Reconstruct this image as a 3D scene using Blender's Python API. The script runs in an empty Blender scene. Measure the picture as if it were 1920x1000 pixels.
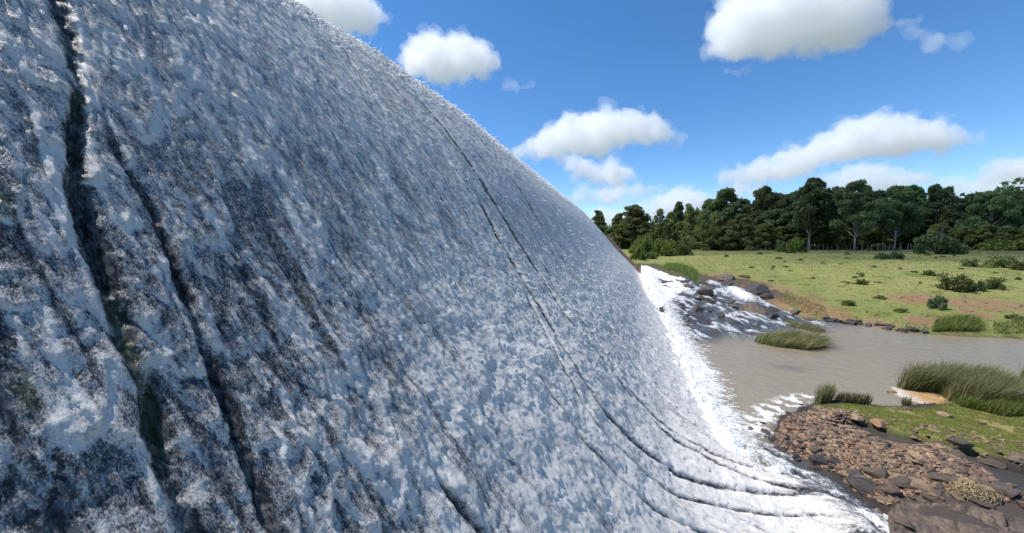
import bpy, bmesh, math, random
import numpy as np
from mathutils import Vector, Matrix, noise as mnoise

random.seed(7); RNG = np.random.default_rng(11)
scene = bpy.context.scene
COL = scene.collection
R = math.radians

# ------------------------------------------------------------------ camera frame (x: away from dam, y: along dam, z: up, pool at z=0)
F, VX, VY, H = 667.0, 1194.0, 462.0, 4.0
YAW = math.atan((VX - 960) / F); PIT = math.atan((500 - VY) / F)

def ray(px, py):
    x = (px - 960) / F; z = -(py - 500) / F; y = 1.0
    y, z = y * math.cos(PIT) + z * math.sin(PIT), z * math.cos(PIT) - y * math.sin(PIT)
    return np.array((x * math.cos(YAW) - y * math.sin(YAW), x * math.sin(YAW) + y * math.cos(YAW), z))

def smooth(x):
    x = np.clip(x, 0, 1); return x * x * (3 - 2 * x)

# ------------------------------------------------------------------ numpy noise
_P = np.random.default_rng(5).permutation(4096); _P = np.concatenate([_P, _P])
_G = np.random.default_rng(6).uniform(0, 2 * np.pi, 4096); _GX, _GY = np.cos(_G), np.sin(_G)
_V = np.random.default_rng(8).random(4096)
def _h(i, j): return _P[(_P[i & 4095] + j) & 4095]
def hrand(i, j, k=0): return _V[_P[(_P[(_P[i & 4095] + j) & 4095] + k) & 4095]]
def perlin(x, y):
    xi = np.floor(x).astype(np.int64); yi = np.floor(y).astype(np.int64)
    fx, fy = x - xi, y - yi
    u = fx * fx * fx * (fx * (fx * 6 - 15) + 10); v = fy * fy * fy * (fy * (fy * 6 - 15) + 10)
    def g(i, j, dx, dy):
        h = _h(i, j); return _GX[h] * dx + _GY[h] * dy
    a = g(xi, yi, fx, fy); b = g(xi + 1, yi, fx - 1, fy)
    c = g(xi, yi + 1, fx, fy - 1); d = g(xi + 1, yi + 1, fx - 1, fy - 1)
    return (a + u * (b - a) + v * ((c + u * (d - c)) - (a + u * (b - a)))) * 1.4
def fbm(x, y, o=4, g=0.5):
    r = 0; a = 1.0; n = 0
    for k in range(o):
        r = r + a * perlin(x * 2 ** k + 17.3 * k, y * 2 ** k - 9.1 * k); n += a; a *= g
    return r / n

# ------------------------------------------------------------------ helpers
def tag(o, label=None, cat=None, group=None, kind=None):
    if label: o['label'] = label
    if cat: o['category'] = cat
    if group: o['group'] = group
    if kind: o['kind'] = kind
    return o
def empty(name, loc=(0, 0, 0), rz=0.0, scale=(1, 1, 1)):
    o = bpy.data.objects.new(name, None); COL.objects.link(o)
    o.location = loc; o.rotation_euler = (0, 0, rz); o.scale = scale; o.empty_display_size = .2
    return o
def link(name, me, parent=None):
    o = bpy.data.objects.new(name, me); COL.objects.link(o)
    if parent: o.parent = parent
    return o
def np_mesh(name, V, Q, mat=None, smoothed=True):
    me = bpy.data.meshes.new(name)
    V = np.ascontiguousarray(V, dtype=np.float32); Q = np.ascontiguousarray(Q, dtype=np.int32)
    n, k = Q.shape
    me.vertices.add(len(V)); me.vertices.foreach_set('co', V.ravel())
    me.loops.add(n * k); me.loops.foreach_set('vertex_index', Q.ravel())
    me.polygons.add(n); me.polygons.foreach_set('loop_start', np.arange(0, n * k, k, dtype=np.int32))
    me.polygons.foreach_set('use_smooth', np.full(n, smoothed, dtype=bool))
    me.update(calc_edges=True); me.validate()
    if mat: me.materials.append(mat)
    return me
def attr(me, name, vals, dom='POINT'):
    a = me.attributes.new(name, 'FLOAT', dom); a.data.foreach_set('value', np.ascontiguousarray(vals, dtype=np.float32).ravel())
def cattr(me, name, rgb):
    a = me.attributes.new(name, 'FLOAT_COLOR', 'POINT')
    c = np.ones((len(rgb), 4), np.float32); c[:, :3] = rgb; a.data.foreach_set('color', c.ravel())
def grid_quads(nr, nc):
    i = np.arange(nr * nc, dtype=np.int32).reshape(nr, nc)
    return np.stack([i[:-1, :-1], i[:-1, 1:], i[1:, 1:], i[1:, :-1]], -1).reshape(-1, 4)
def polydist(x, y, poly, closed=True):
    d = np.full(x.shape, 1e9); n = len(poly)
    for k in range(n if closed else n - 1):
        ax, ay = poly[k][:2]; bx, by = poly[(k + 1) % n][:2]
        ex, ey = bx - ax, by - ay; L = ex * ex + ey * ey + 1e-12
        t = np.clip(((x - ax) * ex + (y - ay) * ey) / L, 0, 1)
        d = np.minimum(d, np.hypot(x - ax - t * ex, y - ay - t * ey))
    return d
def inside(x, y, poly):
    r = np.zeros(np.shape(x), bool); n = len(poly)
    for k in range(n):
        ax, ay = poly[k][:2]; bx, by = poly[(k + 1) % n][:2]
        c = ((ay > y) != (by > y)) & (x < (bx - ax) * (y - ay) / (by - ay + 1e-12) + ax)
        r ^= c
    return r
def sdist(x, y, poly):
    d = polydist(x, y, poly); return np.where(inside(x, y, poly), d, -d)

# ------------------------------------------------------------------ node helper
class NT:
    def __init__(s, name):
        s.m = bpy.data.materials.new(name); s.m.use_nodes = True
        s.t = s.m.node_tree; s.t.nodes.clear(); s.out = s.n('ShaderNodeOutputMaterial')
    def n(s, typ, **kw):
        nd = s.t.nodes.new(typ)
        for k, v in kw.items():
            if k.startswith('i_'): nd.inputs[k[2:]].default_value = v
            else: setattr(nd, k, v)
        return nd
    def l(s, a, b): s.t.links.new(a, b)
    def noise(s, co, scale, det=4, rough=.55, dist=0.0):
        nd = s.n('ShaderNodeTexNoise'); nd.inputs['Scale'].default_value = scale; nd.inputs['Detail'].default_value = det
        nd.inputs['Roughness'].default_value = rough; nd.inputs['Distortion'].default_value = dist
        if co is not None: s.l(co, nd.inputs['Vector'])
        return nd.outputs[0]
    def math(s, op, a, b=None, clamp=False):
        nd = s.n('ShaderNodeMath', operation=op); nd.use_clamp = clamp
        for k, v in ((0, a), (1, b)):
            if v is None: continue
            if isinstance(v, (int, float)): nd.inputs[k].default_value = v
            else: s.l(v, nd.inputs[k])
        return nd.outputs[0]
    def rng(s, v, a, b, c=0.0, d=1.0):
        nd = s.n('ShaderNodeMapRange'); nd.interpolation_type = 'SMOOTHSTEP'; s.l(v, nd.inputs[0])
        for k, q in zip((1, 2, 3, 4), (a, b, c, d)): nd.inputs[k].default_value = q
        return nd.outputs[0]
    def mix(s, f, a, b, mode='MIX'):
        nd = s.n('ShaderNodeMix', data_type='RGBA', blend_type=mode)
        for k, v in ((0, f), (6, a), (7, b)):
            if isinstance(v, (int, float)): nd.inputs[k].default_value = v
            elif isinstance(v, tuple): nd.inputs[k].default_value = (*v, 1)
            else: s.l(v, nd.inputs[k])
        return nd.outputs[2]
    def attr(s, name, typ='GEOMETRY'):
        nd = s.n('ShaderNodeAttribute', attribute_name=name, attribute_type=typ); return nd
    def bump(s, hgt, strength, dist):
        nd = s.n('ShaderNodeBump'); nd.inputs['Strength'].default_value = strength; nd.inputs['Distance'].default_value = dist
        s.l(hgt, nd.inputs['Height']); return nd.outputs[0]
    def bsdf(s, col, rough=.6, normal=None, spec=.5, ior=1.45):
        p = s.n('ShaderNodeBsdfPrincipled'); p.inputs['IOR'].default_value = ior; p.inputs['Specular IOR Level'].default_value = spec
        for nm, v in (('Base Color', col), ('Roughness', rough)):
            if isinstance(v, (int, float)): p.inputs[nm].default_value = v
            elif isinstance(v, tuple): p.inputs[nm].default_value = (*v, 1)
            else: s.l(v, p.inputs[nm])
        if normal is not None: s.l(normal, p.inputs['Normal'])
        s.l(p.outputs[0], s.out.inputs[0]); return p
    def obj(s): return s.n('ShaderNodeTexCoord').outputs['Object']

# ------------------------------------------------------------------ materials
def mat_foam():
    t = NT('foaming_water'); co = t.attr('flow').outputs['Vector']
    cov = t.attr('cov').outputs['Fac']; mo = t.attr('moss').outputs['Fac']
    n1 = t.noise(co, 170, 3, .65); n2 = t.noise(co, 36, 3, .6, .4)
    v = t.n('ShaderNodeTexVoronoi', feature='F1'); v.inputs['Scale'].default_value = 120; t.l(co, v.inputs['Vector'])
    g = t.math('ADD', t.math('MULTIPLY', t.math('SUBTRACT', n1, .5), 1.75), t.math('MULTIPLY', t.math('SUBTRACT', n2, .5), .5))
    g = t.math('ADD', g, t.math('MULTIPLY', t.math('SUBTRACT', v.outputs[0], .45), .3))
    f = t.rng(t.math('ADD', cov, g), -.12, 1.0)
    dark = t.mix(t.rng(n2, .4, .65), (.018, .019, .022), (.125, .126, .13))
    dark = t.mix(mo, dark, (.085, .105, .022))
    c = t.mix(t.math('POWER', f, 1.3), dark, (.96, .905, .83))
    rough = t.math('ADD', t.math('MULTIPLY', f, .35), .16)
    nb = t.bump(g, .5, .005)
    p = t.bsdf(c, rough, nb, .5, 1.33)
    tr = t.n('ShaderNodeBsdfTranslucent'); t.l(c, tr.inputs[0]); mx = t.n('ShaderNodeMixShader'); t.l(t.math('MULTIPLY', f, .32), mx.inputs[0])
    t.l(p.outputs[0], mx.inputs[1]); t.l(tr.outputs[0], mx.inputs[2]); t.l(mx.outputs[0], t.out.inputs[0]); return t.m
def mat_droplet():
    t = NT('spray_white'); t.bsdf((.93, .92, .90), .6, None, .5, 1.33); return t.m
def mat_dam():
    t = NT('wet_mossy_stone'); co = t.obj()
    n = t.noise(co, 3.5, 6, .65); n2 = t.noise(co, 38, 4, .6)
    c = t.mix(t.rng(n2, .35, .7), (.008, .009, .011), (.035, .036, .036))
    c = t.mix(t.math('MULTIPLY', t.rng(n, .47, .62), t.rng(n2, .35, .6)), c, (.035, .045, .012))
    c = t.mix(t.rng(t.noise(co, 6, 3), .62, .75), c, (.04, .02, .022))
    t.bsdf(c, t.rng(n2, .3, .7, .25, .6), t.bump(t.math('ADD', n, n2), .8, .03)); return t.m
def mat_pier():
    t = NT('brown_masonry'); co = t.obj()
    n = t.noise(co, 1.2, 6, .65); n2 = t.noise(co, 9, 4)
    c = t.mix(n, (.20, .12, .08), (.42, .26, .17)); c = t.mix(t.rng(n2, .55, .75), c, (.12, .10, .08))
    t.bsdf(c, .85, t.bump(n2, .7, .08)); return t.m
def mat_water():
    t = NT('river_surface'); co = t.obj()
    fo = t.attr('foam').outputs['Fac']; cl = t.attr('base').outputs['Color']
    mp = t.n('ShaderNodeMapping'); mp.inputs['Scale'].default_value = (.8, 1.7, 1); mp.inputs['Rotation'].default_value = (0, 0, .35); t.l(co, mp.inputs[0])
    w1 = t.noise(mp.outputs[0], 4, 5, .65, .6); w2 = t.noise(co, 22, 3, .6, .3)
    g1 = t.noise(co, 34, 4, .65); g2 = t.noise(co, 9, 3, .6)
    g = t.math('ADD', t.math('MULTIPLY', t.math('SUBTRACT', g1, .5), 1.5), t.math('MULTIPLY', t.math('SUBTRACT', g2, .5), .8))
    gm = t.math('MULTIPLY', g, t.rng(fo, 0.0, .25))
    f = t.rng(t.math('ADD', fo, gm), .15, .8)
    c = t.mix(f, cl, (.82, .82, .81))
    hh = t.math('ADD', t.math('MULTIPLY', w1, .7), t.math('MULTIPLY', w2, .35))
    hh = t.math('ADD', hh, t.math('MULTIPLY', t.noise(co, 1.6, 3, .5, .8), .8)); hh = t.math('ADD', hh, t.math('MULTIPLY', t.math('ADD', f, gm), .30))
    t.bsdf(c, t.math('ADD', t.math('MULTIPLY', f, .45), .07), t.bump(hh, .55, .045), .5, 1.33); return t.m
def mat_ground():
    t = NT('ground_cover'); co = t.obj()
    cl = t.attr('base').outputs['Color']; rg = t.attr('rough').outputs['Fac']
    n = t.noise(co, 9, 6, .7); n2 = t.noise(co, 45, 4, .65)
    k = t.math('ADD', t.math('MULTIPLY', n, .9), t.math('MULTIPLY', n2, .6))
    kk = t.n('ShaderNodeCombineColor'); k = t.math('ADD', k, .25)
    for i in range(3): t.l(k, kk.inputs[i])
    c = t.mix(1.0, cl, kk.outputs[0], 'MULTIPLY')
    t.bsdf(c, rg, t.bump(t.math('ADD', n, n2), .6, .05), .4); return t.m
def mat_rock(name, cols, rough, wet=0):
    t = NT(name); co = t.obj()
    rnd = t.n('ShaderNodeObjectInfo').outputs['Random']
    tint = t.attr('tint').outputs['Fac']
    rr = t.math('FRACT', t.math('ADD', rnd, tint))
    cr = t.n('ShaderNodeValToRGB'); t.l(rr, cr.inputs[0])
    el = cr.color_ramp.elements
    while len(el) < len(cols): el.new(.5)
    for k, cc in enumerate(cols): el[k].position = k / (len(cols) - 1); el[k].color = (*cc, 1)
    n = t.noise(co, 2.2, 6, .7); n2 = t.noise(co, 14, 5, .65)
    c = t.mix(t.math('MULTIPLY', t.rng(n, .42, .72), .8), cr.outputs[0], (.07, .055, .045))
    c = t.mix(t.math('MULTIPLY', t.rng(n2, .5, .72), .45), c, (.26, .19, .13))
    t.bsdf(c, rough, t.bump(t.math('ADD', n, t.math('MULTIPLY', n2, .6)), .7, .06), .5); return t.m
def mat_leaf(name, a, b, trans=.45):
    t = NT(name); v = t.attr('v').outputs['Fac']; rnd = t.n('ShaderNodeObjectInfo').outputs['Random']
    c = t.mix(v, a, b)
    hs = t.n('ShaderNodeHueSaturation'); t.l(c, hs.inputs['Color'])
    t.l(t.math('ADD', t.math('MULTIPLY', rnd, .5), .75), hs.inputs['Value'])
    t.l(t.math('ADD', t.math('MULTIPLY', rnd, .03), .485), hs.inputs['Hue'])
    p = t.bsdf(hs.outputs[0], .55, None, .35)
    tr = t.n('ShaderNodeBsdfTranslucent'); t.l(hs.outputs[0], tr.inputs[0])
    mx = t.n('ShaderNodeMixShader'); mx.inputs[0].default_value = trans
    t.l(p.outputs[0], mx.inputs[1]); t.l(tr.outputs[0], mx.inputs[2]); t.l(mx.outputs[0], t.out.inputs[0]); return t.m
def mat_bark(name, a, b):
    t = NT(name); n = t.noise(t.obj(), 14, 5, .6); t.bsdf(t.mix(n, a, b), .85); return t.m
def mat_cloud(name, dens):
    t = NT(name); v = t.n('ShaderNodeVolumeScatter'); v.inputs['Color'].default_value = (.9997, .9997, .9997, 1)
    v.inputs['Density'].default_value = dens; v.inputs['Anisotropy'].default_value = .2
    t.l(v.outputs[0], t.out.inputs['Volume']); return t.m
M = dict(foam=mat_foam(), drop=mat_droplet(), dam=mat_dam(), pier=mat_pier(), water=mat_water(), ground=mat_ground(),
    rock=mat_rock('brown_rubble_stone', [(.29, .185, .115), (.085, .064, .050), (.22, .14, .092), (.44, .30, .175), (.10, .074, .057), (.29, .20, .135), (.38, .205, .11), (.14, .10, .074)], .75),
    wet=mat_rock('dark_wet_stone', [(.035, .030, .028), (.06, .048, .04), (.045, .036, .034), (.085, .062, .05)], .32),
    slab=mat_rock('grey_brown_slab', [(.11, .082, .058), (.14, .10, .07), (.09, .07, .053), (.16, .112, .075)], .5),
    sand=mat_rock('pale_sandstone', [(.36, .24, .14), (.42, .30, .18), (.30, .17, .09), (.34, .25, .17)], .85),
    reed=mat_leaf('reed_blades', (.055, .075, .022), (.32, .28, .13)), grass=mat_leaf('short_grass', (.14, .17, .04), (.28, .28, .08)),
    dry=mat_leaf('dry_reed', (.10, .085, .035), (.22, .19, .09)),
    dark=mat_leaf('dark_foliage', (.062, .10, .040), (.16, .22, .088)), mid=mat_leaf('mid_foliage', (.10, .135, .036), (.24, .27, .095)),
    bright=mat_leaf('bright_foliage', (.10, .15, .025), (.25, .30, .07)), twig=mat_leaf('bare_twig', (.09, .06, .045), (.19, .14, .10), .1),
    bark=mat_bark('pale_bark', (.24, .21, .18), (.46, .41, .36)), bark2=mat_bark('dark_bark', (.05, .04, .03), (.11, .09, .07)),
    post=mat_bark('grey_post_wood', (.07, .065, .055), (.15, .14, .12)), root=mat_bark('dry_root', (.26, .19, .10), (.48, .38, .22)))

# ------------------------------------------------------------------ dam profile
PR = [(-10.5, 4.3), (-9.2, 4.75), (-7.6, 4.95), (-6.7, 4.86), (-5.95, 4.54), (-5.54, 4.23), (-4.6, 3.2), (-3.5, 1.88), (-1.92, -.48), (-.78, -1.88),
      (.1, -2.92), (.9, -3.58), (1.78, -4.08), (2.6, -4.33), (3.5, -4.5)]
def catmull(P, n=40):
    P = np.array(P, float); Q = np.vstack([2 * P[0] - P[1], P, 2 * P[-1] - P[-2]]); out = []
    for k in range(1, len(Q) - 2):
        a, b, c, d = Q[k - 1:k + 3]
        tt = np.linspace(0, 1, n, endpoint=False)[:, None]
        out.append(.5 * (2 * b + (c - a) * tt + (2 * a - 5 * b + 4 * c - d) * tt ** 2 + (3 * b - a - 3 * c + d) * tt ** 3))
    out.append(P[-1:]); return np.vstack(out)
PC = catmull(PR); PT = np.concatenate([[0], np.cumsum(np.hypot(*np.diff(PC, axis=0).T))])
TMAX = PT[-1]
def prof(t): return np.interp(t, PT, PC[:, 0]), np.interp(t, PT, PC[:, 1])
def delta(s): return np.interp(s, [-6, 4, 5, 6.9, 10.7, 16.8, 30, 43], [-.55, -.48, -.36, 0, .12, -.12, -.48, -.72])
S_END = 43.0
def surf(s, t):
    u, z = prof(t)
    return u + delta(s) * smooth((z + 3.2) / 6.5) + .11 * smooth((6.2 - s) / 3.6) * np.clip(z, -2, 4.3), z + H
def face_hit(px, py):     # (s, t) where a line of sight meets the dam face
    r = ray(px, py); tt = np.linspace(0, TMAX, 1500); best = None
    for s in np.geomspace(.3, S_END, 400):
        lam = s / r[1]; u, z = surf(np.full_like(tt, s), tt)
        d = np.hypot(u - r[0] * lam, z - H - r[2] * lam); k = int(d.argmin())
        if best is None or d[k] / s < best[0]: best = (d[k] / s, s, tt[k])
    return best[1], best[2]

JST = [(np.array(p), w, k, m) for p, w, k, m in [  # open joints where the wet stone shows between the sheets of water: (along, downslope) in m, half width, strength, moss
    ([(1.27, 8.3), (1.24, 9.03), (1.15, 9.58), (.99, 10.19), (.95, 10.66), (.92, 11.06), (.90, 11.4), (.87, 11.67), (.84, 11.96), (.82, 12.6)], .032, 1.0, .45),
    ([(1.21, 10.02), (1.24, 10.41), (1.21, 10.81), (1.18, 11.2), (1.15, 11.55), (1.12, 11.82), (1.08, 12.12), (1.06, 12.6)], .024, .9, .1),
    ([(.60, 10.7), (.59, 11.15), (.59, 11.43), (.57, 11.72), (.55, 12.4)], .055, .6, .2),
    ([(7.0, 4.4), (6.95, 6.5), (6.92, 9.11), (6.9, 10.31), (6.82, 11.35), (6.6, 12.31), (6.65, 13.1), (6.65, 13.81), (6.65, 14.51), (6.57, 15.08), (6.65, 15.6), (6.57, 16.4), (6.6, 17.2)], .062, 1.4, 1.0),
    ([(6.25, 9.6), (6.1, 10.35), (5.8, 11.71), (5.32, 12.94), (5.12, 13.6), (5.32, 14.35), (5.52, 15.04), (5.8, 15.64), (6.17, 16.4), (6.5, 17.2)], .06, 1.35, .2),
    ([(5.6, 11.6), (4.9, 12.9), (4.65, 13.6), (4.8, 14.35), (5.05, 15.04), (5.35, 15.64), (5.7, 16.4), (6.0, 17.2)], .03, .95, .1), ([(4.2, 12.6), (4.15, 13.6), (4.3, 14.4), (4.6, 15.2), (5.0, 16.2)], .028, .85, .1), ([(7.25, 11.4), (6.95, 12.6), (6.93, 13.9), (6.95, 15.0), (6.8, 16.2)], .03, 1.0, .1),
    ([(7.6, 10.8), (7.26, 12.91), (6.9, 13.79), (6.86, 14.62), (6.9, 15.44), (6.99, 16.3), (7.1, 17)], .055, 1.3, .2),
    ([(9.9, 6.3), (9.78, 10.03), (9.7, 11.46), (9.2, 13.2), (8.6, 14.4), (8.0, 15.6)], .06, 1.3, .2), ([(6.45, 5.4), (6.17, 7.04), (5.73, 10.47)], .03, .5, .9), ([(5.59, 4.89), (5.25, 6.54), (4.81, 8.46)], .035, .5, .6),
    ([(2.04, 12.11), (2.01, 12.43), (2.04, 12.81), (2.14, 13.4)], .03, .8, .3), 
    ([(3.75, 11.0), (3.7, 12.6), (3.9, 14.4)], .03, .6, .4), 
    ([(13.5, 5.0), (13.4, 9.0), (13.2, 14.0)], .05, .55, .2), ([(8.3, 4.5), (8.2, 8.5), (8.1, 11.0)], .03, .55, .3)]]

def dam_lump(s, t):        # bulges of the stonework under the water, strongest beside the nearest joint
    return .035 * fbm(s * 1.3, t * 1.3, 4) + .02 * np.maximum(0, fbm(s * 5, t * 5, 3))

def tongues(s, t, w, l, seed, warp):
    """overlapping scalloped fronts of falling foam: steep lip downhill, long tail uphill"""
    n = fbm(s / w * .55 + seed, t / l * .55 - seed, 3); n2 = fbm(s / w * .55 - seed * 2, t / l * .55 + 31, 3)
    a = (s + warp * w * n) / w; b = (t + warp * l * n2) / l
    fing = .16 * perlin(s / w * 3.1 + seed, t / l * .8) + .08 * perlin(s / w * 7.3, t / l * 1.2 + seed)
    ia = np.floor(a).astype(np.int64); hgt = np.zeros_like(s); lip = np.zeros_like(s)
    for di in (-1, 0, 1):
        i = ia + di; off = hrand(i, i * 0 + seed, 3) * .9
        jb = np.floor(b + off).astype(np.int64)
        for dj in (0, 1, 2):
            j = jb + dj
            r1, r2, r3 = hrand(i, j, seed), hrand(i, j, seed + 11), hrand(i, j, seed + 23)
            cx = i + .5 + (r1 - .5) * .8; cy = j - off + .5 + (r2 - .5) * .8 + fing
            ww = .55 + .55 * r3; dx = (a - cx) / ww
            q = cy - .85 * np.abs(dx) ** 1.5 - b
            on = (q > 0) & (np.abs(dx) < 1)
            amp = (.35 + .65 * hrand(i, j, seed + 37)) * np.clip(1 - dx * dx, 0, 1) ** .6
            hh = np.where(on, amp * np.exp(-np.maximum(q, 0) / .55) * smooth(q / .09), 0)
            lp = np.where((q > -.07) & (np.abs(dx) < 1), amp * np.exp(-np.abs(q) / .085), 0)
            hgt = np.maximum(hgt, hh); lip = np.maximum(lip, lp)
    return hgt, lip

def build_sheet():
    s = [-3.0]
    while s[-1] < S_END:
        d = math.hypot(s[-1], 1.75); s.append(s[-1] + .0042 * d * (1 if s[-1] > .2 else 2.5))
    s = np.minimum(np.array(s), S_END)
    tv = [3.0]
    while tv[-1] < TMAX - .2:
        u, z = prof(tv[-1]); tv.append(tv[-1] + .0055 * max(1.9, min(3.6, math.hypot(float(u), float(z)))))
    tv = np.array(tv); S, T = np.meshgrid(s, tv, indexing='ij'); print('sheet', S.shape)
    Sx = S + .035 * fbm(S * 1.5, T * .6, 3)
    h1, l1 = tongues(Sx, T, .27, .80, 3, 1.25)
    h2, l2 = tongues(Sx, T, .125, .36, 9, 1.2)
    h3, l3 = tongues(Sx, T, .052, .18, 14, 1.0)
    st1 = fbm(S * 3.2, T * .35 + 5, 4); st2 = fbm(S * 15, T * 1.3, 4)         # streaks drawn out downhill
    big = fbm(S * 1.5 + 3, T * .5 + 8, 4); fine = fbm(S * 30, T * 18, 3)
    lowf = smooth((T - 9.6) / 3.0)                                         # thickens in the bucket
    u0, z0 = prof(T)
    hgt = .034 * h1 + .028 * h2 * (.6 + .8 * np.clip(.5 + big, 0, 1)) + .014 * h3 + .008 * st2 + .010 * st1 + .006 * fine
    cov = .06 + .10 * smooth((S - 2.2) / 2) + .14 * smooth((10.2 - T) / 2) + .22 * h1 + 1.0 * l1 + .24 * h2 + .95 * l2 + .14 * h3 + .50 * l3 + .42 * st1 + .42 * st2 + .20 * big + .20 * fine
    crest = smooth((z0 - 3.1) / 1.5)
    hgt += crest * (.05 * fbm(S * .8, T * .4, 3) + .035 * fbm(S * 3.5, T * 2, 3)) * smooth((S - 3) / 3)
    cov += .50 * crest + .36 * lowf + .16 * smooth((S - 9) / 12)
    cov -= .40 * smooth((3.2 - S) / 2.4) * smooth((T - 8.8) / 2.6)  # less foam at near lower left: shade of that part painted as darker colour
    rl = np.exp(-(fbm(S * 2.6 + .15 * fbm(S, T, 2), T * .10 + 3, 3) / .035) ** 2) * smooth((T - 7.5) / 3) * smooth(.45 + 1.5 * fbm(S * 2, T * .6, 3)); cov -= .5 * rl; hgt -= .01 * rl
    moss = np.clip(smooth((fbm(S * 2.2 + 40, T * .7, 4) - .25) / .25) * .9, 0, 1)
    lowl = smooth((3.2 - S) / 2.0) * smooth((T - 9.2) / 2.2); fl_ = .22 - .40 * lowl; cov = np.where(cov < fl_ + .12, fl_ + .12 * np.exp((np.minimum(cov, fl_ + .12) - fl_ - .12) / .25), cov) + .05 * (1 - lowl)  # coverage floor, dropped at near lower left so the painted shade stays dark
    for st, w, k, mo in JST:
        js = np.interp(T, st[:, 1], st[:, 0]) + .35 * w * fbm(T * 2.2, S * .3, 3) + .25 * w * fbm(T * 9, S, 2)
        fade = smooth((T - st[0, 1] + .3) / .5) * smooth((st[-1, 1] + .4 - T) / .6)
        ww = w * (.65 + .6 * np.clip(.5 + fbm(T * 1.1 + w * 90, T * 0 + 2, 3), 0, 1.2))
        d = np.abs(S - js) / ww
        gap = np.exp(-d ** 2 * .9) * fade * k * (1 if k > .8 else np.clip(.55 + 2.2 * fbm(T * .9 + w * 70, T * 0 + k * 9, 3), 0, 1.2))
        thin = smooth(.5 + fbm(T * 3 + 7, S * 8, 3) * 1.6)
        hgt -= gap * (.035 + .05 * thin); cov -= gap * (.75 + .4 * thin)
        cov += .16 * np.exp(-(d - 2.2) ** 2) * fade * k
        moss = np.maximum(moss * (1 - gap), gap * mo * smooth((13.6 - T) / 2) * smooth(.35 + 2.2 * fbm(T * 1.7 + w * 50, S * 2, 3)))
    hgt += .022 + .05 * lowf * np.clip(.4 + fbm(S * 2.5, T * 2.5, 4), 0, 1.5)
    hgt = np.maximum(hgt, -.10)
    u, z = surf(S, T); nr = smooth((8.6 - S) / 2.2); z = z + nr * (.28 * smooth((u - .3) / 1.6) + .34 * smooth((u - 1.5) / 1.8))
    um = np.interp(S, [2, 5, 6, 6.8, 7.4, 8, 9], [3.4, 3.25, 3.05, 2.75, 2.35, 1.95, 1.6]) + .25 * fbm(S * 2.3, T * 1.5, 3)
    z = z - .9 * nr * smooth((u - um) / .5); cov = cov - .8 * nr * smooth((u - um + .75) / .8) * np.clip(.7 + 1.5 * fbm(S * 5, T * .9, 3), 0, 1.4)
    dt = .02; ua, za = surf(S, T - dt); ub, zb_ = surf(S, T + dt)
    du, dz = ub - ua, zb_ - za; L = np.hypot(du, dz); nx, nz = -dz / L, du / L
    slump = .25 * hgt                                                     # lips lean downhill
    X = u + nx * hgt + du / L * slump; Z = z + nz * hgt + dz / L * slump
    V = np.stack([X, S, Z], -1).reshape(-1, 3)
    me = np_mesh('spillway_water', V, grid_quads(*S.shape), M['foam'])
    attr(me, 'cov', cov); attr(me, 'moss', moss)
    fa = me.attributes.new('flow', 'FLOAT_VECTOR', 'POINT'); fa.data.foreach_set('vector', np.ascontiguousarray(np.stack([S, T * .45, hgt], -1), dtype=np.float32).ravel())
    o = link('spillway_water', me); tag(o, 'white foaming sheet of water sliding down the sloping dam face', 'cascade', kind='structure')
    return S, T, V.reshape(*S.shape, 3), np.stack([nx, np.zeros_like(nx), nz], -1), np.stack([du / L, np.zeros_like(nx), dz / L], -1), l1 + l2, cov, crest
SH = build_sheet()

def tubes(P, D0, D1, L, rad):
    """many little curved tapering strands: root P, first direction D0, last direction D1"""
    n = len(P); K = 4; B = 3; V = np.zeros((n, K, B, 3))
    side = np.cross(D0, RNG.normal(size=(n, 3))); side /= np.linalg.norm(side, axis=1)[:, None] + 1e-9
    oth = np.cross(D0, side); oth /= np.linalg.norm(oth, axis=1)[:, None] + 1e-9
    for k in range(K):
        f = k / (K - 1); c = P + (D0 * f + (D1 - D0) * f * f * .5) * L[:, None]
        rr = rad * (1 - .75 * f if k < K - 1 else .75)
        for b in range(B):
            a = 2 * math.pi * b / B; V[:, k, b] = c + (side * math.cos(a) + oth * math.sin(a)) * rr[:, None]
    V = V.reshape(-1, 3); base = np.arange(n)[:, None] * K * B; q = []
    for k in range(K - 1):
        for b in range(B):
            b2 = (b + 1) % B; q.append(np.array([k * B + b, k * B + b2, (k + 1) * B + b2, (k + 1) * B + b]))
    return V, (base[:, None] + np.array(q)[None]).reshape(-1, 4)

def build_spray():
    S, T, V, N, D, lip, cov, crest = SH
    ni, nj = S.shape; w = (np.clip(lip - .55, 0, 1) ** 1.0 + 1.1 * crest * np.clip(cov, 0, 1) * smooth((S - 2) / 3)) * np.clip(cov, 0, 1)
    w = w * smooth((S - 1.5) / 1.5); p = (w / w.sum()).ravel()
    idx = RNG.choice(p.size, 26000, p=p); i, j = idx // nj, idx % nj
    P, n, d = V[i, j], N[i, j], D[i, j]; dist = np.linalg.norm(P - np.array([0, 0, H]), axis=1)
    r = RNG.normal(size=(len(P), 3))
    D0 = n * .6 + d * .9 + r * .35; D1 = d * 1.0 + r * .6 + np.array([0, 0, -.3])
    L = np.clip(.008 + .0055 * dist, .015, .10) * RNG.uniform(.3, 1.3, len(P)) ** 1.5; rad = np.clip(.0011 * dist, .0022, .014) * RNG.uniform(.6, 1.4, len(P))
    me = np_mesh('spray', *tubes(P - n * .006, D0, D1, L, rad), M['drop'])
    o = link('spray', me); tag(o, 'small white splashes and droplets flying off the cascade', 'spray', kind='stuff')
build_spray()

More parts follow.
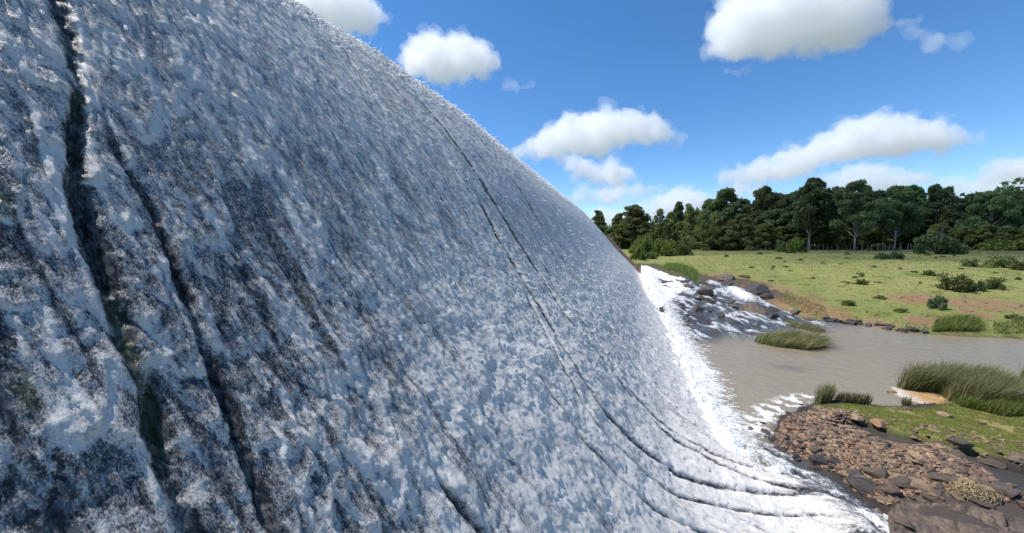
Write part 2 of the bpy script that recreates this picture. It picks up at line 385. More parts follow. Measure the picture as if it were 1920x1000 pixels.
def build_dam():
    s = np.concatenate([np.linspace(-3.4, 12, 240), np.linspace(12.2, S_END + .02, 120)]); t = np.linspace(0, TMAX, 330)
    S, T = np.meshgrid(s, t, indexing='ij'); u, z = surf(S, T)
    dt = .02; ua, za = surf(S, T - dt); ub, zb_ = surf(S, T + dt); du, dz = ub - ua, zb_ - za; L = np.hypot(du, dz) + 1e-9
    h = dam_lump(S, T) - .05
    for st, w, k, mo in JST[:1]:                                               # weed-grown ledges that stand out beside the first joint
        js = np.interp(T, st[:, 1], st[:, 0])
        f = np.exp(-((S - js + .02) / .11) ** 2) * smooth((fbm(T * 2.6 + 3, S * 2, 3) + .12) / .3) * smooth((st[-1, 1] - 3.2 - T) / 2.5)
        h += .055 * f
    X = u - dz / L * h; Z = z + du / L * h
    V = np.stack([X, S, Z], -1).reshape(-1, 3); n, m = S.shape; Q = grid_quads(n, m)
    base = V.copy().reshape(n, m, 3)
    low = np.stack([base[:, :, 0], base[:, :, 1], np.full((n, m), -1.2)], -1)
    # end walls and the upstream back down to the foundation
    Vs = [V]; Qs = [Q]; off = len(V)
    for row in (0, n - 1):
        a = base[row]; b = low[row]; k = off; Vs += [a, b]; off += 2 * m
        i = np.arange(m - 1); Qs.append(np.stack([k + i, k + i + 1, k + m + i + 1, k + m + i], -1))
    a = base[:, 0]; b = low[:, 0]; k = off; Vs += [a, b]; i = np.arange(n - 1); Qs.append(np.stack([k + i, k + n + i, k + n + i + 1, k + i + 1], -1))
    me = np_mesh('dam', np.vstack(Vs), np.vstack(Qs), M['dam'])
    o = link('dam', me); tag(o, 'sloping masonry dam with dark mossy joints under the running water', 'dam')
    # stone end wall, stepped down the slope beyond the last water
    y0 = S_END + .15; te = np.linspace(9.3, TMAX - 2.6, 26); ue, ze = surf(np.full_like(te, S_END), te); dU, dZ = np.gradient(ue), np.gradient(ze); dL = np.hypot(dU, dZ)
    P = [(x, z) for x, z in zip(ue - dZ / dL * .36, ze + dU / dL * .36)]
    P = [(-9.5, P[0][1])] + P + [(P[-1][0] + .3, -.5), (-9.5, -.5)]
    bm = bmesh.new(); a = [bm.verts.new((x, y0, z)) for x, z in P]; b = [bm.verts.new((x, y0 + 1.3, z)) for x, z in P]
    bm.faces.new(a); bm.faces.new(list(reversed(b)))
    for k in range(len(P)): bm.faces.new((a[k], b[k], b[(k + 1) % len(P)], a[(k + 1) % len(P)]))
    bmesh.ops.recalc_face_normals(bm, faces=bm.faces); me = bpy.data.meshes.new('end_wall'); bm.to_mesh(me); bm.free(); me.materials.append(M['pier'])
    link('end_wall', me, o)
build_dam()

# ------------------------------------------------------------------ ground and river
def zb(s): return 1.3 * smooth((np.asarray(s, float) - 18) / 22)
def G(px, py, z=None):
    r = ray(px, py); zz = 0.0 if z is None else z
    for k in range(40):
        lam = (zz - H) / r[2]
        if z is not None: break
        zz = .5 * zz + .5 * float(zb(r[1] * lam))
    return (float(r[0] * lam), float(r[1] * lam))
BANK_PX = [(1206, 500), (1222, 507), (1242, 514), (1275, 519), (1300, 525), (1312, 531), (1325, 529), (1350, 531), (1372, 536), (1386, 540), (1405, 556), (1428, 566), (1455, 576), (1480, 589), (1515, 596),
           (1560, 602), (1600, 607), (1640, 613), (1680, 622), (1740, 628), (1800, 632), (1860, 634), (1920, 637), (2100, 645), (2600, 665)]
BANK = [G(*p) for p in BANK_PX]
MEADOW = BANK + [(60, 12), (90000, -3000), (90000, 90000), (-90000, 90000), (-90000, 50), (-8, 47), (-2, S_END + .8)]
ISL_PX = [(1526, 757), (1545, 752), (1600, 757), (1660, 762), (1690, 764), (1740, 760), (1776, 752), (1760, 735), (1690, 727), (1690, 719), (1760, 716), (1830, 722), (1900, 738), (2100, 752), (2700, 800),
          (2900, 1300), (1690, 1300), (1672, 1060), (1666, 1000), (1655, 958), (1620, 932), (1580, 900), (1565, 880), (1530, 868), (1490, 853), (1462, 842), (1450, 826), (1452, 800), (1470, 780), (1500, 770)]
ISL = [G(*p, 0.0) for p in ISL_PX]
GRASS_PX = [(1526, 757), (1600, 757), (1690, 764), (1740, 760), (1790, 752), (1900, 745), (2100, 757), (2700, 808), (2700, 900), (2100, 900), (1920, 868), (1850, 852), (1790, 842), (1740, 828), (1690, 812), (1640, 792), (1590, 775), (1540, 765)]
GRASS = [G(*p, .12) for p in GRASS_PX]
PUD_PX = [[(1548, 794), (1590, 790), (1640, 798), (1690, 816), (1745, 826), (1738, 840), (1690, 842), (1645, 826), (1600, 806)],
          [(1790, 846), (1830, 850), (1870, 868), (1920, 885), (2050, 900), (2050, 960), (1920, 930), (1885, 915), (1850, 892), (1815, 866)]]
PUD = [[G(*p, .06) for p in q] for q in PUD_PX]
MUD = [G(*p, 0.0) for p in [(1672, 726), (1690, 727), (1740, 734), (1776, 746), (1768, 756), (1735, 758), (1700, 750), (1682, 740)]]
SLAB = [G(*p, .15) for p in [(1660, 950), (1690, 925), (1760, 920), (1850, 940), (1990, 945), (2200, 1000), (2200, 1300), (1690, 1300), (1664, 1000)]]
SOIL = [((1352, 524), 2.5), ((1400, 540), 2.8), ((1440, 550), 2.4), ((1480, 565), 1.9), ((1520, 575), 1.6), ((1550, 590), 1.2), ((1465, 572), 1.4), ((1500, 583), 1.2), ((1650, 608), .8), ((1700, 561), 1.3), ((1730, 560), 1.2), ((1790, 567), 1.2), ((1830, 573), 1.1),
        ((1870, 570), 1.3), ((1900, 575), 1.2), ((1830, 590), .8), ((1750, 606), .8), ((1780, 605), .8), ((1720, 600), .7), ((1225, 505), 2.2)]

def isl_d(x, y): return sdist(x, y, ISL) + .20 * fbm(x * 1.5 + 3, y * 1.5, 3) + .10 * fbm(x * 4.5, y * 4.5, 3)
def height(x, y):
    x = np.asarray(x, float); y = np.asarray(y, float); b = zb(y)
    dm = sdist(x, y, MEADOW); z = np.full(x.shape, -.7)
    rap = smooth((y - 15.0 - .75 * x) / 3) * smooth((52 - y) / 4)
    bed = b - .17 + (.62 * fbm(x * .6, y * .32, 4) + .16 * np.abs(fbm(x * 2.2, y * 1.6, 3))) * rap
    z = np.where(dm < 0, np.where(rap > 0, bed * rap + z * (1 - rap), z), z)
    m = b + .28 * (1 - np.exp(-np.maximum(dm, 0) / .5)) + 2.75 * (1 - np.exp(-np.maximum(dm, 0) / 48)) + .10 * fbm(x * .35, y * .35, 4) * smooth(dm / 2) + .35 * fbm(x * .05, y * .05, 2) * smooth(dm / 15)
    z = np.where(dm > 0, m - .04, z)
    z = np.where((dm <= 0) & (dm > -.6), np.maximum(z, b - .04 - .5 * (-dm / .6)), z)
    di = isl_d(x, y)
    zi = .02 + .14 * (1 - np.exp(-np.maximum(di, 0) / .5)) + .05 * fbm(x * 1.6, y * 1.6, 4)
    for p in PUD: zi -= .32 * smooth(sdist(x, y, p) / .25 + .45)
    zi -= .2 * smooth(sdist(x, y, MUD) / .3 + .5)
    z = np.where(di > 0, zi, np.where(di > -.8, np.maximum(z, .02 + .5 * di), z))
    return z

def hit(px, py):
    r = ray(px, py); lam = np.geomspace(3, 900, 4000); X = r[0] * lam; Y = r[1] * lam; Z = H + r[2] * lam
    d = Z - height(X, Y); k = np.argmax(d < 0)
    if d[k] >= 0: k = len(lam) - 1
    return float(X[k]), float(Y[k]), float(height(X[k:k + 1], Y[k:k + 1])[0])

def polar(a0, a1, da, r0, r1, g):
    A = np.radians(np.arange(a0, a1 + da, da)); n = int(math.log(r1 / r0) / math.log(1 + g)) + 1
    Rr = r0 * (1 + g) ** np.arange(n + 1); a, r = np.meshgrid(A, Rr, indexing='ij'); return r * np.sin(a), r * np.cos(a)
def polar_far(a0, a1, da, r0, r1, g):
    A = np.radians(np.arange(a0, a1 + da, da)); n = int(math.log(r1 / r0) / math.log(1 + g)) + 1
    Rr = np.concatenate([r0 * (1 + g) ** np.arange(n + 1), r1 * 1.5 ** np.arange(1, 12)]); a, r = np.meshgrid(A, Rr, indexing='ij'); return r * np.sin(a), r * np.cos(a)

def albedo(X, Y, Z):
    b = zb(Y); dm = sdist(X, Y, MEADOW); di = isl_d(X, Y); n = fbm(X * 1.1, Y * 1.1, 4); n2 = fbm(X * .22, Y * .22, 3); n3 = fbm(X * 5, Y * 5, 3)
    C = np.zeros((*X.shape, 3)); rough = np.full(X.shape, .9)
    def put(mask, col): C[:] = C * (1 - mask[..., None]) + np.array(col) * mask[..., None]
    C[:] = (.045, .036, .03); rough[:] = .45
    me = smooth(dm / .3 + .2)
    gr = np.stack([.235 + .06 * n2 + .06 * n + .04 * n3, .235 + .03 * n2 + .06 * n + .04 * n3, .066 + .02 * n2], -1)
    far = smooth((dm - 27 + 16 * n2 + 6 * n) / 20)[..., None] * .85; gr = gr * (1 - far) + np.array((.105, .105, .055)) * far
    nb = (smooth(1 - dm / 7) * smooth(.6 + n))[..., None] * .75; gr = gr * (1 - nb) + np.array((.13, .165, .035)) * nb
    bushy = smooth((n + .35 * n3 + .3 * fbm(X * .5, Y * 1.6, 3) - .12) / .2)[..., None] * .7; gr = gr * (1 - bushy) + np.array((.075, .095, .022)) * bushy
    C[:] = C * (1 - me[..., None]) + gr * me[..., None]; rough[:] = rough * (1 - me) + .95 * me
    soil = np.zeros(X.shape)
    for (q, rad) in SOIL_W:
        soil = np.maximum(soil, smooth(1.15 - np.hypot((X - q[0]), (Y - q[1]) * .8) / rad + .75 * n + .25 * n3))
    put(soil * smooth(dm / .5 + .3) * .9, (.25, .13, .07))
    put(soil * smooth((n3 - .1) / .2) * .6, (.30, .21, .14))
    lowbank = smooth(dm / .2 + 1) * smooth((2.0 + 1.2 * n - dm) / .5) * smooth((Y - 25) / 3); put(lowbank * .8, (.055, .042, .034))
    isl = smooth(di / .15 + .6); put(isl, (.055, .042, .032))
    wet = isl * smooth(1 - di / .5); put(wet * .8, (.03, .025, .022))
    g = smooth(sdist(X, Y, GRASS) / .35 + .5 + .8 * n) * isl; rough[:] = rough * (1 - isl) + .75 * isl
    put(g, (.25, .25, .055)); put(g * smooth((n + .3 * n3 - .1) / .2) * .6, (.27, .19, .09))
    for p in PUD: put(smooth(sdist(X, Y, p) / .3 + .7) * .9, (.022, .02, .018))
    put(smooth(sdist(X, Y, SLAB) / .2 + .4) * .8, (.085, .064, .052))
    return C, rough
SOIL_W = [(hit(*p), r) for p, r in SOIL]

def build_ground():
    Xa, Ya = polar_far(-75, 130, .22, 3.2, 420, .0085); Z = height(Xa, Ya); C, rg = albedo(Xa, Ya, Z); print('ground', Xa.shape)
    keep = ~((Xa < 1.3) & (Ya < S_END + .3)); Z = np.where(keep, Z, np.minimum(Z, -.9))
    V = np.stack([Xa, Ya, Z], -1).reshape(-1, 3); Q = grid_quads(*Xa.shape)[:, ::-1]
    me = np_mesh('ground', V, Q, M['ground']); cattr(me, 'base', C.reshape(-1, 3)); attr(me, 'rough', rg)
    tag(link('ground', me), 'green meadow and stony river banks sloping up to the trees', 'ground', kind='structure')
build_ground()

def toe_u(s): return np.interp(s, [-3, 20, 30, 43], [1.62, 1.55, 1.2, 1.1])
def build_water():
    Xa, Ya = polar(-30, 100, .13, 2.4, 75, .0048); b = zb(Ya); print('water', Xa.shape)
    rap = smooth((Ya - 13.4 - .75 * Xa) / 2.4) * smooth((60 - Ya) / 6)
    n1 = fbm(Xa * .9, Ya * .55, 4); n2 = fbm(Xa * 3, Ya * 2, 4); n3 = fbm(Xa * .45 + 9, Ya * .45, 3)
    d = Xa - toe_u(Ya)                                                     # distance out from the toe
    jets = fbm(Xa * .9 + 4, Ya * 7.5, 4)
    wid = 1.05 + .75 * jets + .35 * n3 + 2.6 * smooth((Ya - 22) / 12) * (1 + .6 * n1)
    foam = smooth((wid - d) / (.7 + .5 * smooth((Ya - 15) / 10))) * np.clip(.80 + .55 * n2 + .35 * fbm(Xa * 7, Ya * 7, 3), .3, 1)
    foam = np.maximum(foam, smooth((wid * .45 - d) / .4) * np.clip(.85 + .4 * fbm(Xa * 5, Ya * 5, 3), .4, 1))
    near = smooth((9.2 - Ya) / 1.8)                                       # boiling water on the near apron
    nw = np.interp(Ya, [3, 5, 6, 6.6, 7.2, 7.8, 8.4, 9.2], [3.1, 2.9, 2.6, 2.3, 1.9, 1.5, 1.3, 1.1])
    sl = fbm(Xa * 1.6 - Ya * .9, (Ya + Xa * .5) * 3.2, 4)
    fn = smooth((nw + .55 * n1 - .9 * 0 - d) / .55) * np.clip(.42 + 1.0 * sl + .6 * n2, 0, 1.0)
    foam = foam * (1 - near) + np.maximum(foam * smooth((1.0 - d) / .8), fn) * near
    step = .38 * fbm(Xa * .7 + 2, Ya * .42, 3)
    fa, fb = .30 * Xa - .95 * Ya, .95 * Xa + .30 * Ya
    fl = fbm(fa * .28, fb * 1.25, 4); fl2 = fbm(fa * .9 + 5, fb * 3.4, 4)
    rf = np.clip(.12 + 1.15 * fl + 1.35 * fl2 + .3 * n1 + .10 * smooth((Ya - 24) / 10), 0, .50) * rap
    foam = np.maximum(foam, rf)
    chute = np.exp(-(((Xa - CH[0]) / .9) ** 2 + ((Ya - CH[1]) / 2.2) ** 2)); foam = np.maximum(foam, chute * .95)
    # scum drifting against the island
    scum = smooth(1 - np.abs(sdist(Xa, Ya, ISL) + .35) / .6) * smooth((Ya - 8.3) / .5) * smooth((12.0 - Ya) / .8) * smooth((5.0 - Xa) / .5)
    foam = np.maximum(foam, scum * smooth((fbm(Xa * 3.2, Ya * 3.2, 5) + .12) / .22) * .75)
    fleck = smooth((fbm(Xa * 5.5, Ya * 5.5, 3) - .34 + .05 * np.clip(Ya - 12, 0, 4)) / .1) * smooth((3.4 - d) / 2.5) * smooth((14 - Ya) / 4); foam = np.maximum(foam, fleck * .55)
    foam = np.maximum(foam, smooth(sdist(Xa, Ya, MUD) / .12 + .7) * smooth(.75 - (Xa - MUD[0][0]) / .8) * .55)
    z = b + rap * (.12 * n1 + .10 * fl2 + .14 * fl + .9 * step) + .012 * n2 + (1 - rap) * (.010 * fbm(Xa * 1.3 + .4 * Ya, Ya * 4.2, 3) + .006 * fbm(Xa * 4, Ya * 9, 2))
    z += np.exp(-np.maximum(d, 0) / .8) * (.15 + .26 * n2 + .16 * jets + .10 * fbm(Xa * 6, Ya * 6, 3)) * smooth((wid - d) / 1.0) * (1 - .5 * near)
    z += near * smooth((nw - d) / .8) * (.10 * sl + .07 * n2 + .05)
    z += chute * .25
    z = np.where(d < -.6, np.minimum(z, -.3), z)
    C = np.zeros((*Xa.shape, 3)); C[:] = (.255, .212, .148)
    def put(m, col): C[:] = C * (1 - m[..., None]) + np.array(col) * m[..., None]
    put(rap * .9, (.035, .042, .048)); put(near * smooth((d - 0.2) / .8) * .9, (.03, .033, .04))
    put(smooth(sdist(Xa, Ya, ISL) / .3 + .6) * .8, (.022, .022, .024))
    put(smooth((-sdist(Xa, Ya, ISL)) / -1.0 + .5) * .3 * near, (.10, .08, .05))
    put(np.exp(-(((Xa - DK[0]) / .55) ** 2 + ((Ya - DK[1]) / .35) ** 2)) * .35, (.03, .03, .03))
    put(smooth(sdist(Xa, Ya, MUD) / .2 + .6), (.50, .31, .15))
    V = np.stack([Xa, Ya, z], -1).reshape(-1, 3)
    me = np_mesh('river_water', V, grid_quads(*Xa.shape)[:, ::-1], M['water']); cattr(me, 'base', C.reshape(-1, 3)); attr(me, 'foam', foam)
    tag(link('river_water', me), 'brown river pool with white foam along the dam and rapids upstream', 'river', kind='structure')
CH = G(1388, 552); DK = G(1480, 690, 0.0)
build_water()
def toe_splash():
    n = 4500; y = np.exp(RNG.uniform(math.log(7.6), math.log(42), n)); u0 = toe_u(y); x = u0 + np.abs(RNG.normal(size=n)) * .34 + .05; z = zb(y) + .06 + .22 * RNG.random(n) * np.exp(-(x - u0) / .6)
    P = np.stack([x, y, z], -1); d = np.linalg.norm(P - np.array([0, 0, H]), axis=1); r = RNG.normal(size=(n, 3))
    D0 = np.array([1.0, 0, .45]) + r * .25; D1 = np.array([1.2, 0, -.5]) + r * .3
    me = np_mesh('splash', *tubes(P, D0, D1, (.04 + .004 * d) * RNG.uniform(.3, 1.6, n), .0007 * d * RNG.uniform(.5, 1.3, n)), M['drop']); tag(link('splash', me), 'fine white splashes thrown out along the foot of the dam', 'splash', kind='stuff')
toe_splash()

# ------------------------------------------------------------------ vegetation
def leaf_cloud(P, size, upbias=.4, seed=0, aspect=1.6):
    r = np.random.default_rng(seed); n = len(P)
    a = r.normal(size=(n, 3)); a /= np.linalg.norm(a, axis=1)[:, None]; a[:, 2] += upbias
    b = np.cross(a, r.normal(size=(n, 3))); b /= np.linalg.norm(b, axis=1)[:, None] + 1e-9
    c = np.cross(a, b); c /= np.linalg.norm(c, axis=1)[:, None] + 1e-9
    s = (size * r.uniform(.6, 1.3, n))[:, None]; b = b * s * aspect; c = c * s
    V = np.stack([P - b, P + c * .6 - b * .1, P + b, P - c * .6 - b * .1], 1).reshape(-1, 3)
    return V, np.arange(4 * n).reshape(n, 4), r.random(n)
def leaf_mesh(name, P, size, mat, seed=0, upbias=.4, aspect=1.6, clump=None):
    V, Q, v = leaf_cloud(P, size, upbias, seed, aspect); me = np_mesh(name, V, Q, mat, False)
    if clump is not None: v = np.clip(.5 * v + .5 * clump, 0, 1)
    attr(me, 'v', v, 'FACE'); return me
def limb_mesh(name, segs, mat, sides=6):
    """tapered limbs; each a list of (point, radius)"""
    V = []; Q = []
    for sg in segs:
        b0 = len(V)
        for k, (p, r) in enumerate(sg):
            for a in range(sides):
                an = 2 * math.pi * a / sides; V.append((p[0] + r * math.cos(an), p[1] + r * math.sin(an), p[2]))
            if k:
                for a in range(sides):
                    q = b0 + (k - 1) * sides; Q.append((q + a, q + (a + 1) % sides, q + sides + (a + 1) % sides, q + sides + a))
    return np_mesh(name, np.array(V), np.array(Q), mat)
def crown_broad(seed, spread=.32, base=.3, nclump=34, per=260, flat=.5, pointy=.35):
    r = np.random.default_rng(seed); P = []; C = []; segs = []
    bend = r.uniform(-.03, .03, 2); top = (bend[0], bend[1], .8)
    segs.append([((0, 0, -.02), .017), ((bend[0] * .3, bend[1] * .3, .3), .013), ((bend[0] * .7, bend[1] * .7, .6), .008), (top, .004)])
    for k in range(nclump):
        f = (k + r.random()) / nclump; z = base + (1 - base) * f * .95
        env = spread * (math.sin(math.pi * min(1, .14 + .86 * (1 - f)) * .62) ** .8) * (1 - pointy * f ** 2) * r.uniform(.35, 1.08)
        an = r.uniform(0, 2 * math.pi); c = np.array([math.cos(an) * env + bend[0] * f, math.sin(an) * env + bend[1] * f, z - .04])
        rad = r.uniform(.08, .14) * (1 - .35 * f); m = int(per * r.uniform(.7, 1.2))
        q = r.normal(size=(m, 3)); q /= np.linalg.norm(q, axis=1)[:, None]; q *= (r.random(m) ** .4)[:, None] * rad; q[:, 2] *= flat
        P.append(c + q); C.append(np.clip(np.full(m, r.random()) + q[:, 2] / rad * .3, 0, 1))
        if r.random() < .6: zz = max(.18, z - .16 - env * .4); segs.append([((bend[0] * zz, bend[1] * zz, zz), .006), ((c[0] * .55, c[1] * .55, (zz + c[2]) * .5 + .01), .004), (tuple(c), .002)])
    return np.vstack(P), np.concatenate(C), segs
def crown_spire(seed, spread=.2, base=.06, n=70, per=70):
    r = np.random.default_rng(seed); P = []; C = []; segs = [[((0, 0, -.02), .014), ((0, 0, .5), .008), ((0, 0, .96), .002)]]
    for k in range(n):
        f = (k + r.random()) / n; env = spread * (1 - f) ** .7 * r.uniform(.4, 1.1) + .01; an = r.uniform(0, 6.283); z = base + (1 - base) * f
        m = int(per * (1.15 - .7 * f)); tt = r.random(m) ** .7; L = .10 + .06 * (1 - f)
        c = np.array([math.cos(an), math.sin(an), 0]) * env
        q = c * (.55 + .45 * tt[:, None]) + r.normal(size=(m, 3)) * (.028 * (1 - .5 * f)); q[:, 2] = z - .05 + tt * L + r.normal(size=m) * .012
        P.append(q); C.append(np.full(m, r.random()))
        segs.append([((0, 0, z - .06), .004), (tuple(c * .6 + np.array([0, 0, z - .03])), .002)])
    return np.vstack(P), np.concatenate(C), segs
def tree_kind(kind, seed, mat, bark, leaf, **kw):
    P, C, segs = (crown_spire if kind == 'spire' else crown_broad)(seed, **kw)
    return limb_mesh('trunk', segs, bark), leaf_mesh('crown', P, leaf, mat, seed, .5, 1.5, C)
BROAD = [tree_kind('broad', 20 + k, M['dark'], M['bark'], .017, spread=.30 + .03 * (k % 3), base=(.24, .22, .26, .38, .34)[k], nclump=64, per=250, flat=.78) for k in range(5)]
PALE = [tree_kind('broad', 80 + k, M['mid'], M['bark'], .017, spread=.32 - .1 * k, base=.24, nclump=60, per=230) for k in range(2)]
LAYER = [tree_kind('broad', 40 + k, M['dark'], M['bark'], .017, spread=.46, base=.33, nclump=66, per=260, flat=.55, pointy=.2) for k in range(2)]
SLIM = [tree_kind('broad', 50 + k, M['dark'], M['bark'], .017, spread=.19, base=.3, nclump=40, per=230, flat=.85) for k in range(3)]
SPIRE = [tree_kind('spire', 60 + k, M['mid'], M['bark2'], .015, spread=.26 + .04 * k) for k in range(3)]
LOW = [tree_kind('broad', 70 + k, M['mid'], M['bark2'], .02, spread=.38, base=.06, nclump=56, per=220, flat=.9) for k in range(3)]

def tree(name, kinds, k, px, top, dist, wpx, label, group=None):
    tr, cr = kinds[k % len(kinds)]; r = ray(px, 466); hyp = math.hypot(r[0], r[1]); x, y = r[0] / hyp * dist, r[1] / hyp * dist
    g = float(height(np.array([x]), np.array([y]))[0]); rt = ray(px, top); z = H + rt[2] / math.hypot(rt[0], rt[1]) * dist
    hh = (z - g) / .97; depth = dist * math.cos(math.atan((px - 960) / F)); w = wpx / F * depth
    e = empty(name, (x, y, g - .05), random.uniform(0, 6.28), (w, w, hh)); tag(e, label, 'tree', group)
    link('trunk', tr, e); link('crown', cr, e); return e
# in front, each one you could point to: x, top, distance, width scale (px for a crown of spread 1)
T1 = 'broadleaf_tree'
for a in [
    (T1, PALE, 1, 1120, 393, 108, 62, 'lone slim tree rising from behind the dam slope, sky on both sides'),
    (T1, PALE, 0, 1184, 382, 98, 92, 'grey green round-topped tree just past the brown end wall of the dam'),
    (T1, PALE, 1, 1162, 398, 100, 80, 'smaller grey green tree squeezed between dam slope and round-topped tree'),
    ('conifer_tree', SPIRE, 0, 1236, 396, 94, 92, 'light green feathery conifer standing behind the bare brown bush'),
    ('conifer_tree', SPIRE, 1, 1290, 388, 95, 100, 'tall olive conifer with drooping sprays right of the bare brown bush'),
    (T1, SLIM, 2, 1271, 378, 108, 62, 'slim dark tree with a small tuft top poking above the conifers'),
    ('conifer_tree', SPIRE, 2, 1318, 398, 92, 95, 'yellowish green conifer in front of the round dark crowns'),
    (T1, BROAD, 1, 1358, 354, 102, 108, 'dark billowing tree, first high crown right of the conifers'),
    (T1, LOW, 0, 1392, 400, 90, 75, 'mid green small tree at the wood edge behind the first fence posts'),
    (T1, BROAD, 2, 1430, 351, 104, 92, 'dark narrow-topped tree with a notch of sky to its right'),
    (T1, BROAD, 3, 1516, 334, 92, 118, 'tallest dark tree with one straight pale trunk above the fence'),
    (T1, LAYER, 0, 1602, 337, 88, 98, 'wide layered tree with forked pale trunk beside the fence'),
    (T1, BROAD, 4, 1677, 349, 94, 98, 'dark tree on a leaning pale trunk behind the fence'),
    (T1, BROAD, 0, 1708, 347, 104, 92, 'dark tree with an airy top showing sky through its crown'),
    (T1, BROAD, 1, 1752, 347, 102, 98, 'dark rounded tree above the spreading dark bush'),
    (T1, LAYER, 1, 1856, 357, 96, 92, 'broad flat-crowned dark tree behind the overhead wire'),
    (T1, BROAD, 3, 1912, 358, 98, 92, 'dark tree cut off by the right end of the wood'),
]: tree(*a)
k = 0
for px, top, d in [(1330, 372, 110), (1388, 372, 112), (1456, 363, 110), (1472, 364, 108), (1490, 358, 112), (1545, 356, 110), (1568, 349, 112), (1640, 358, 106), (1625, 372, 112), (1660, 372, 110), (1730, 378, 112), (1772, 351, 110), (1800, 372, 108),
                   (1825, 362, 110), (1838, 361, 112), (1885, 362, 112), (1935, 366, 108), (1975, 362, 104), (2020, 366, 108), (1576, 388, 100), (1448, 392, 100), (1410, 382, 104), (1700, 392, 100), (1780, 392, 98), (1820, 398, 96), (1480, 398, 98)]:
    tree(T1, BROAD + SLIM[:1], k, px, top, d, random.uniform(80, 104), 'dark tree in the crowded back row of the wood, mostly hidden by nearer crowns', 'trees filling the back of the wood'); k += 1
for px, top, d in [(1212, 405, 102), (1256, 402, 99), (1304, 398, 101), (1340, 402, 97), (1370, 415, 93)]:
    tree('conifer_tree', SPIRE, k, px, top, d, random.uniform(80, 105), 'olive green conifer crowded among the others at the left of the wood', 'conifers crowded at the left of the wood'); k += 1
for px, top, d in [(1178, 428, 103), (1198, 430, 101), (1150, 428, 106), (1222, 428, 100), (1348, 425, 90), (1432, 418, 91), (1540, 425, 96), (1640, 430, 95), (1720, 422, 97), (1760, 418, 94), (1810, 425, 93), (1850, 420, 92), (1890, 425, 91), (1930, 420, 92), (1462, 425, 95)]:
    tree(T1, LOW, k, px, top, d, random.uniform(60, 85), 'low leafy understorey tree in the shade below the tall crowns', 'understorey trees below the tall crowns'); k += 1

def far_wood():
    r = np.random.default_rng(55); n = 70000; a = np.radians(r.uniform(-16, 62, n)); d = r.uniform(112, 128, n); x, y = d * np.sin(a), d * np.cos(a)
    top = 9.5 + 4.5 * fbm(x * .12, y * .12, 4) * 1.6 - 3.5 * smooth((np.radians(10) - a) / np.radians(12)); z = height(x, y) + top * r.random(n) ** .8
    cl = np.clip(.5 + fbm(x * .4 + z * .5, y * .4 + z * .7, 3), 0, 1)
    me = leaf_mesh('woodland', np.column_stack([x, y, z]), .42, M['dark'], 5, .5, 1.5, cl); tag(link('woodland', me), 'dark mass of the wood behind the front trees', 'wood', kind='stuff')
far_wood()
def dome(seed, n, ragged=.35, open_=.5):
    r = np.random.default_rng(seed); c = r.normal(size=(26, 3)); c[:, 2] = np.abs(c[:, 2]); c /= np.linalg.norm(c, axis=1)[:, None]
    c *= r.uniform(.35, .82, 26)[:, None] * np.array([1, 1, .9]); k = r.integers(0, 26, n); sp = r.uniform(.12, .28, 26)
    q = r.normal(size=(n, 3)); q /= np.linalg.norm(q, axis=1)[:, None]; P = c[k] + q * (r.random(n) ** open_ * sp[k])[:, None]; P[:, 2] = np.abs(P[:, 2])
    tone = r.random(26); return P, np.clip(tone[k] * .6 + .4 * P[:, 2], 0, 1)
def bush_kind(seed, mat, n=2600, leaf=.045):
    P, C = dome(seed, n); r = np.random.default_rng(seed)
    segs = [[((0, 0, -.05), .03), (tuple(np.array([math.cos(a), math.sin(a), 0]) * .25 + np.array([0, 0, .35])), .018), (tuple(np.array([math.cos(a), math.sin(a), 0]) * .5 + np.array([0, 0, .7])), .006)] for a in r.uniform(0, 6.28, 7)]
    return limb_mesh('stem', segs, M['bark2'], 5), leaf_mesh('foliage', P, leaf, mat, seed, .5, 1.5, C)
BK = dict(mid=[bush_kind(101, M['mid']), bush_kind(102, M['mid'])], bright=[bush_kind(103, M['bright']), bush_kind(104, M['bright'])], dark=[bush_kind(105, M['dark']), bush_kind(106, M['dark'])],
          twig=[bush_kind(107, M['twig'], 2400, .03)])
def bush(kind, px, base, wpx, hpx, label, group=None, name='bush', k=0):
    st, fo = BK[kind][k % len(BK[kind])]; x, y, z = hit(px, base); d = math.hypot(x, y) * math.cos(math.atan((px - 960) / F)) / F
    e = empty(name, (x, y, z - .03), random.uniform(0, 6.28), (wpx * d * .55, wpx * d * .55, hpx * d * 1.3)); tag(e, label, 'bush', group); link('stem', st, e); link('foliage', fo, e); return e
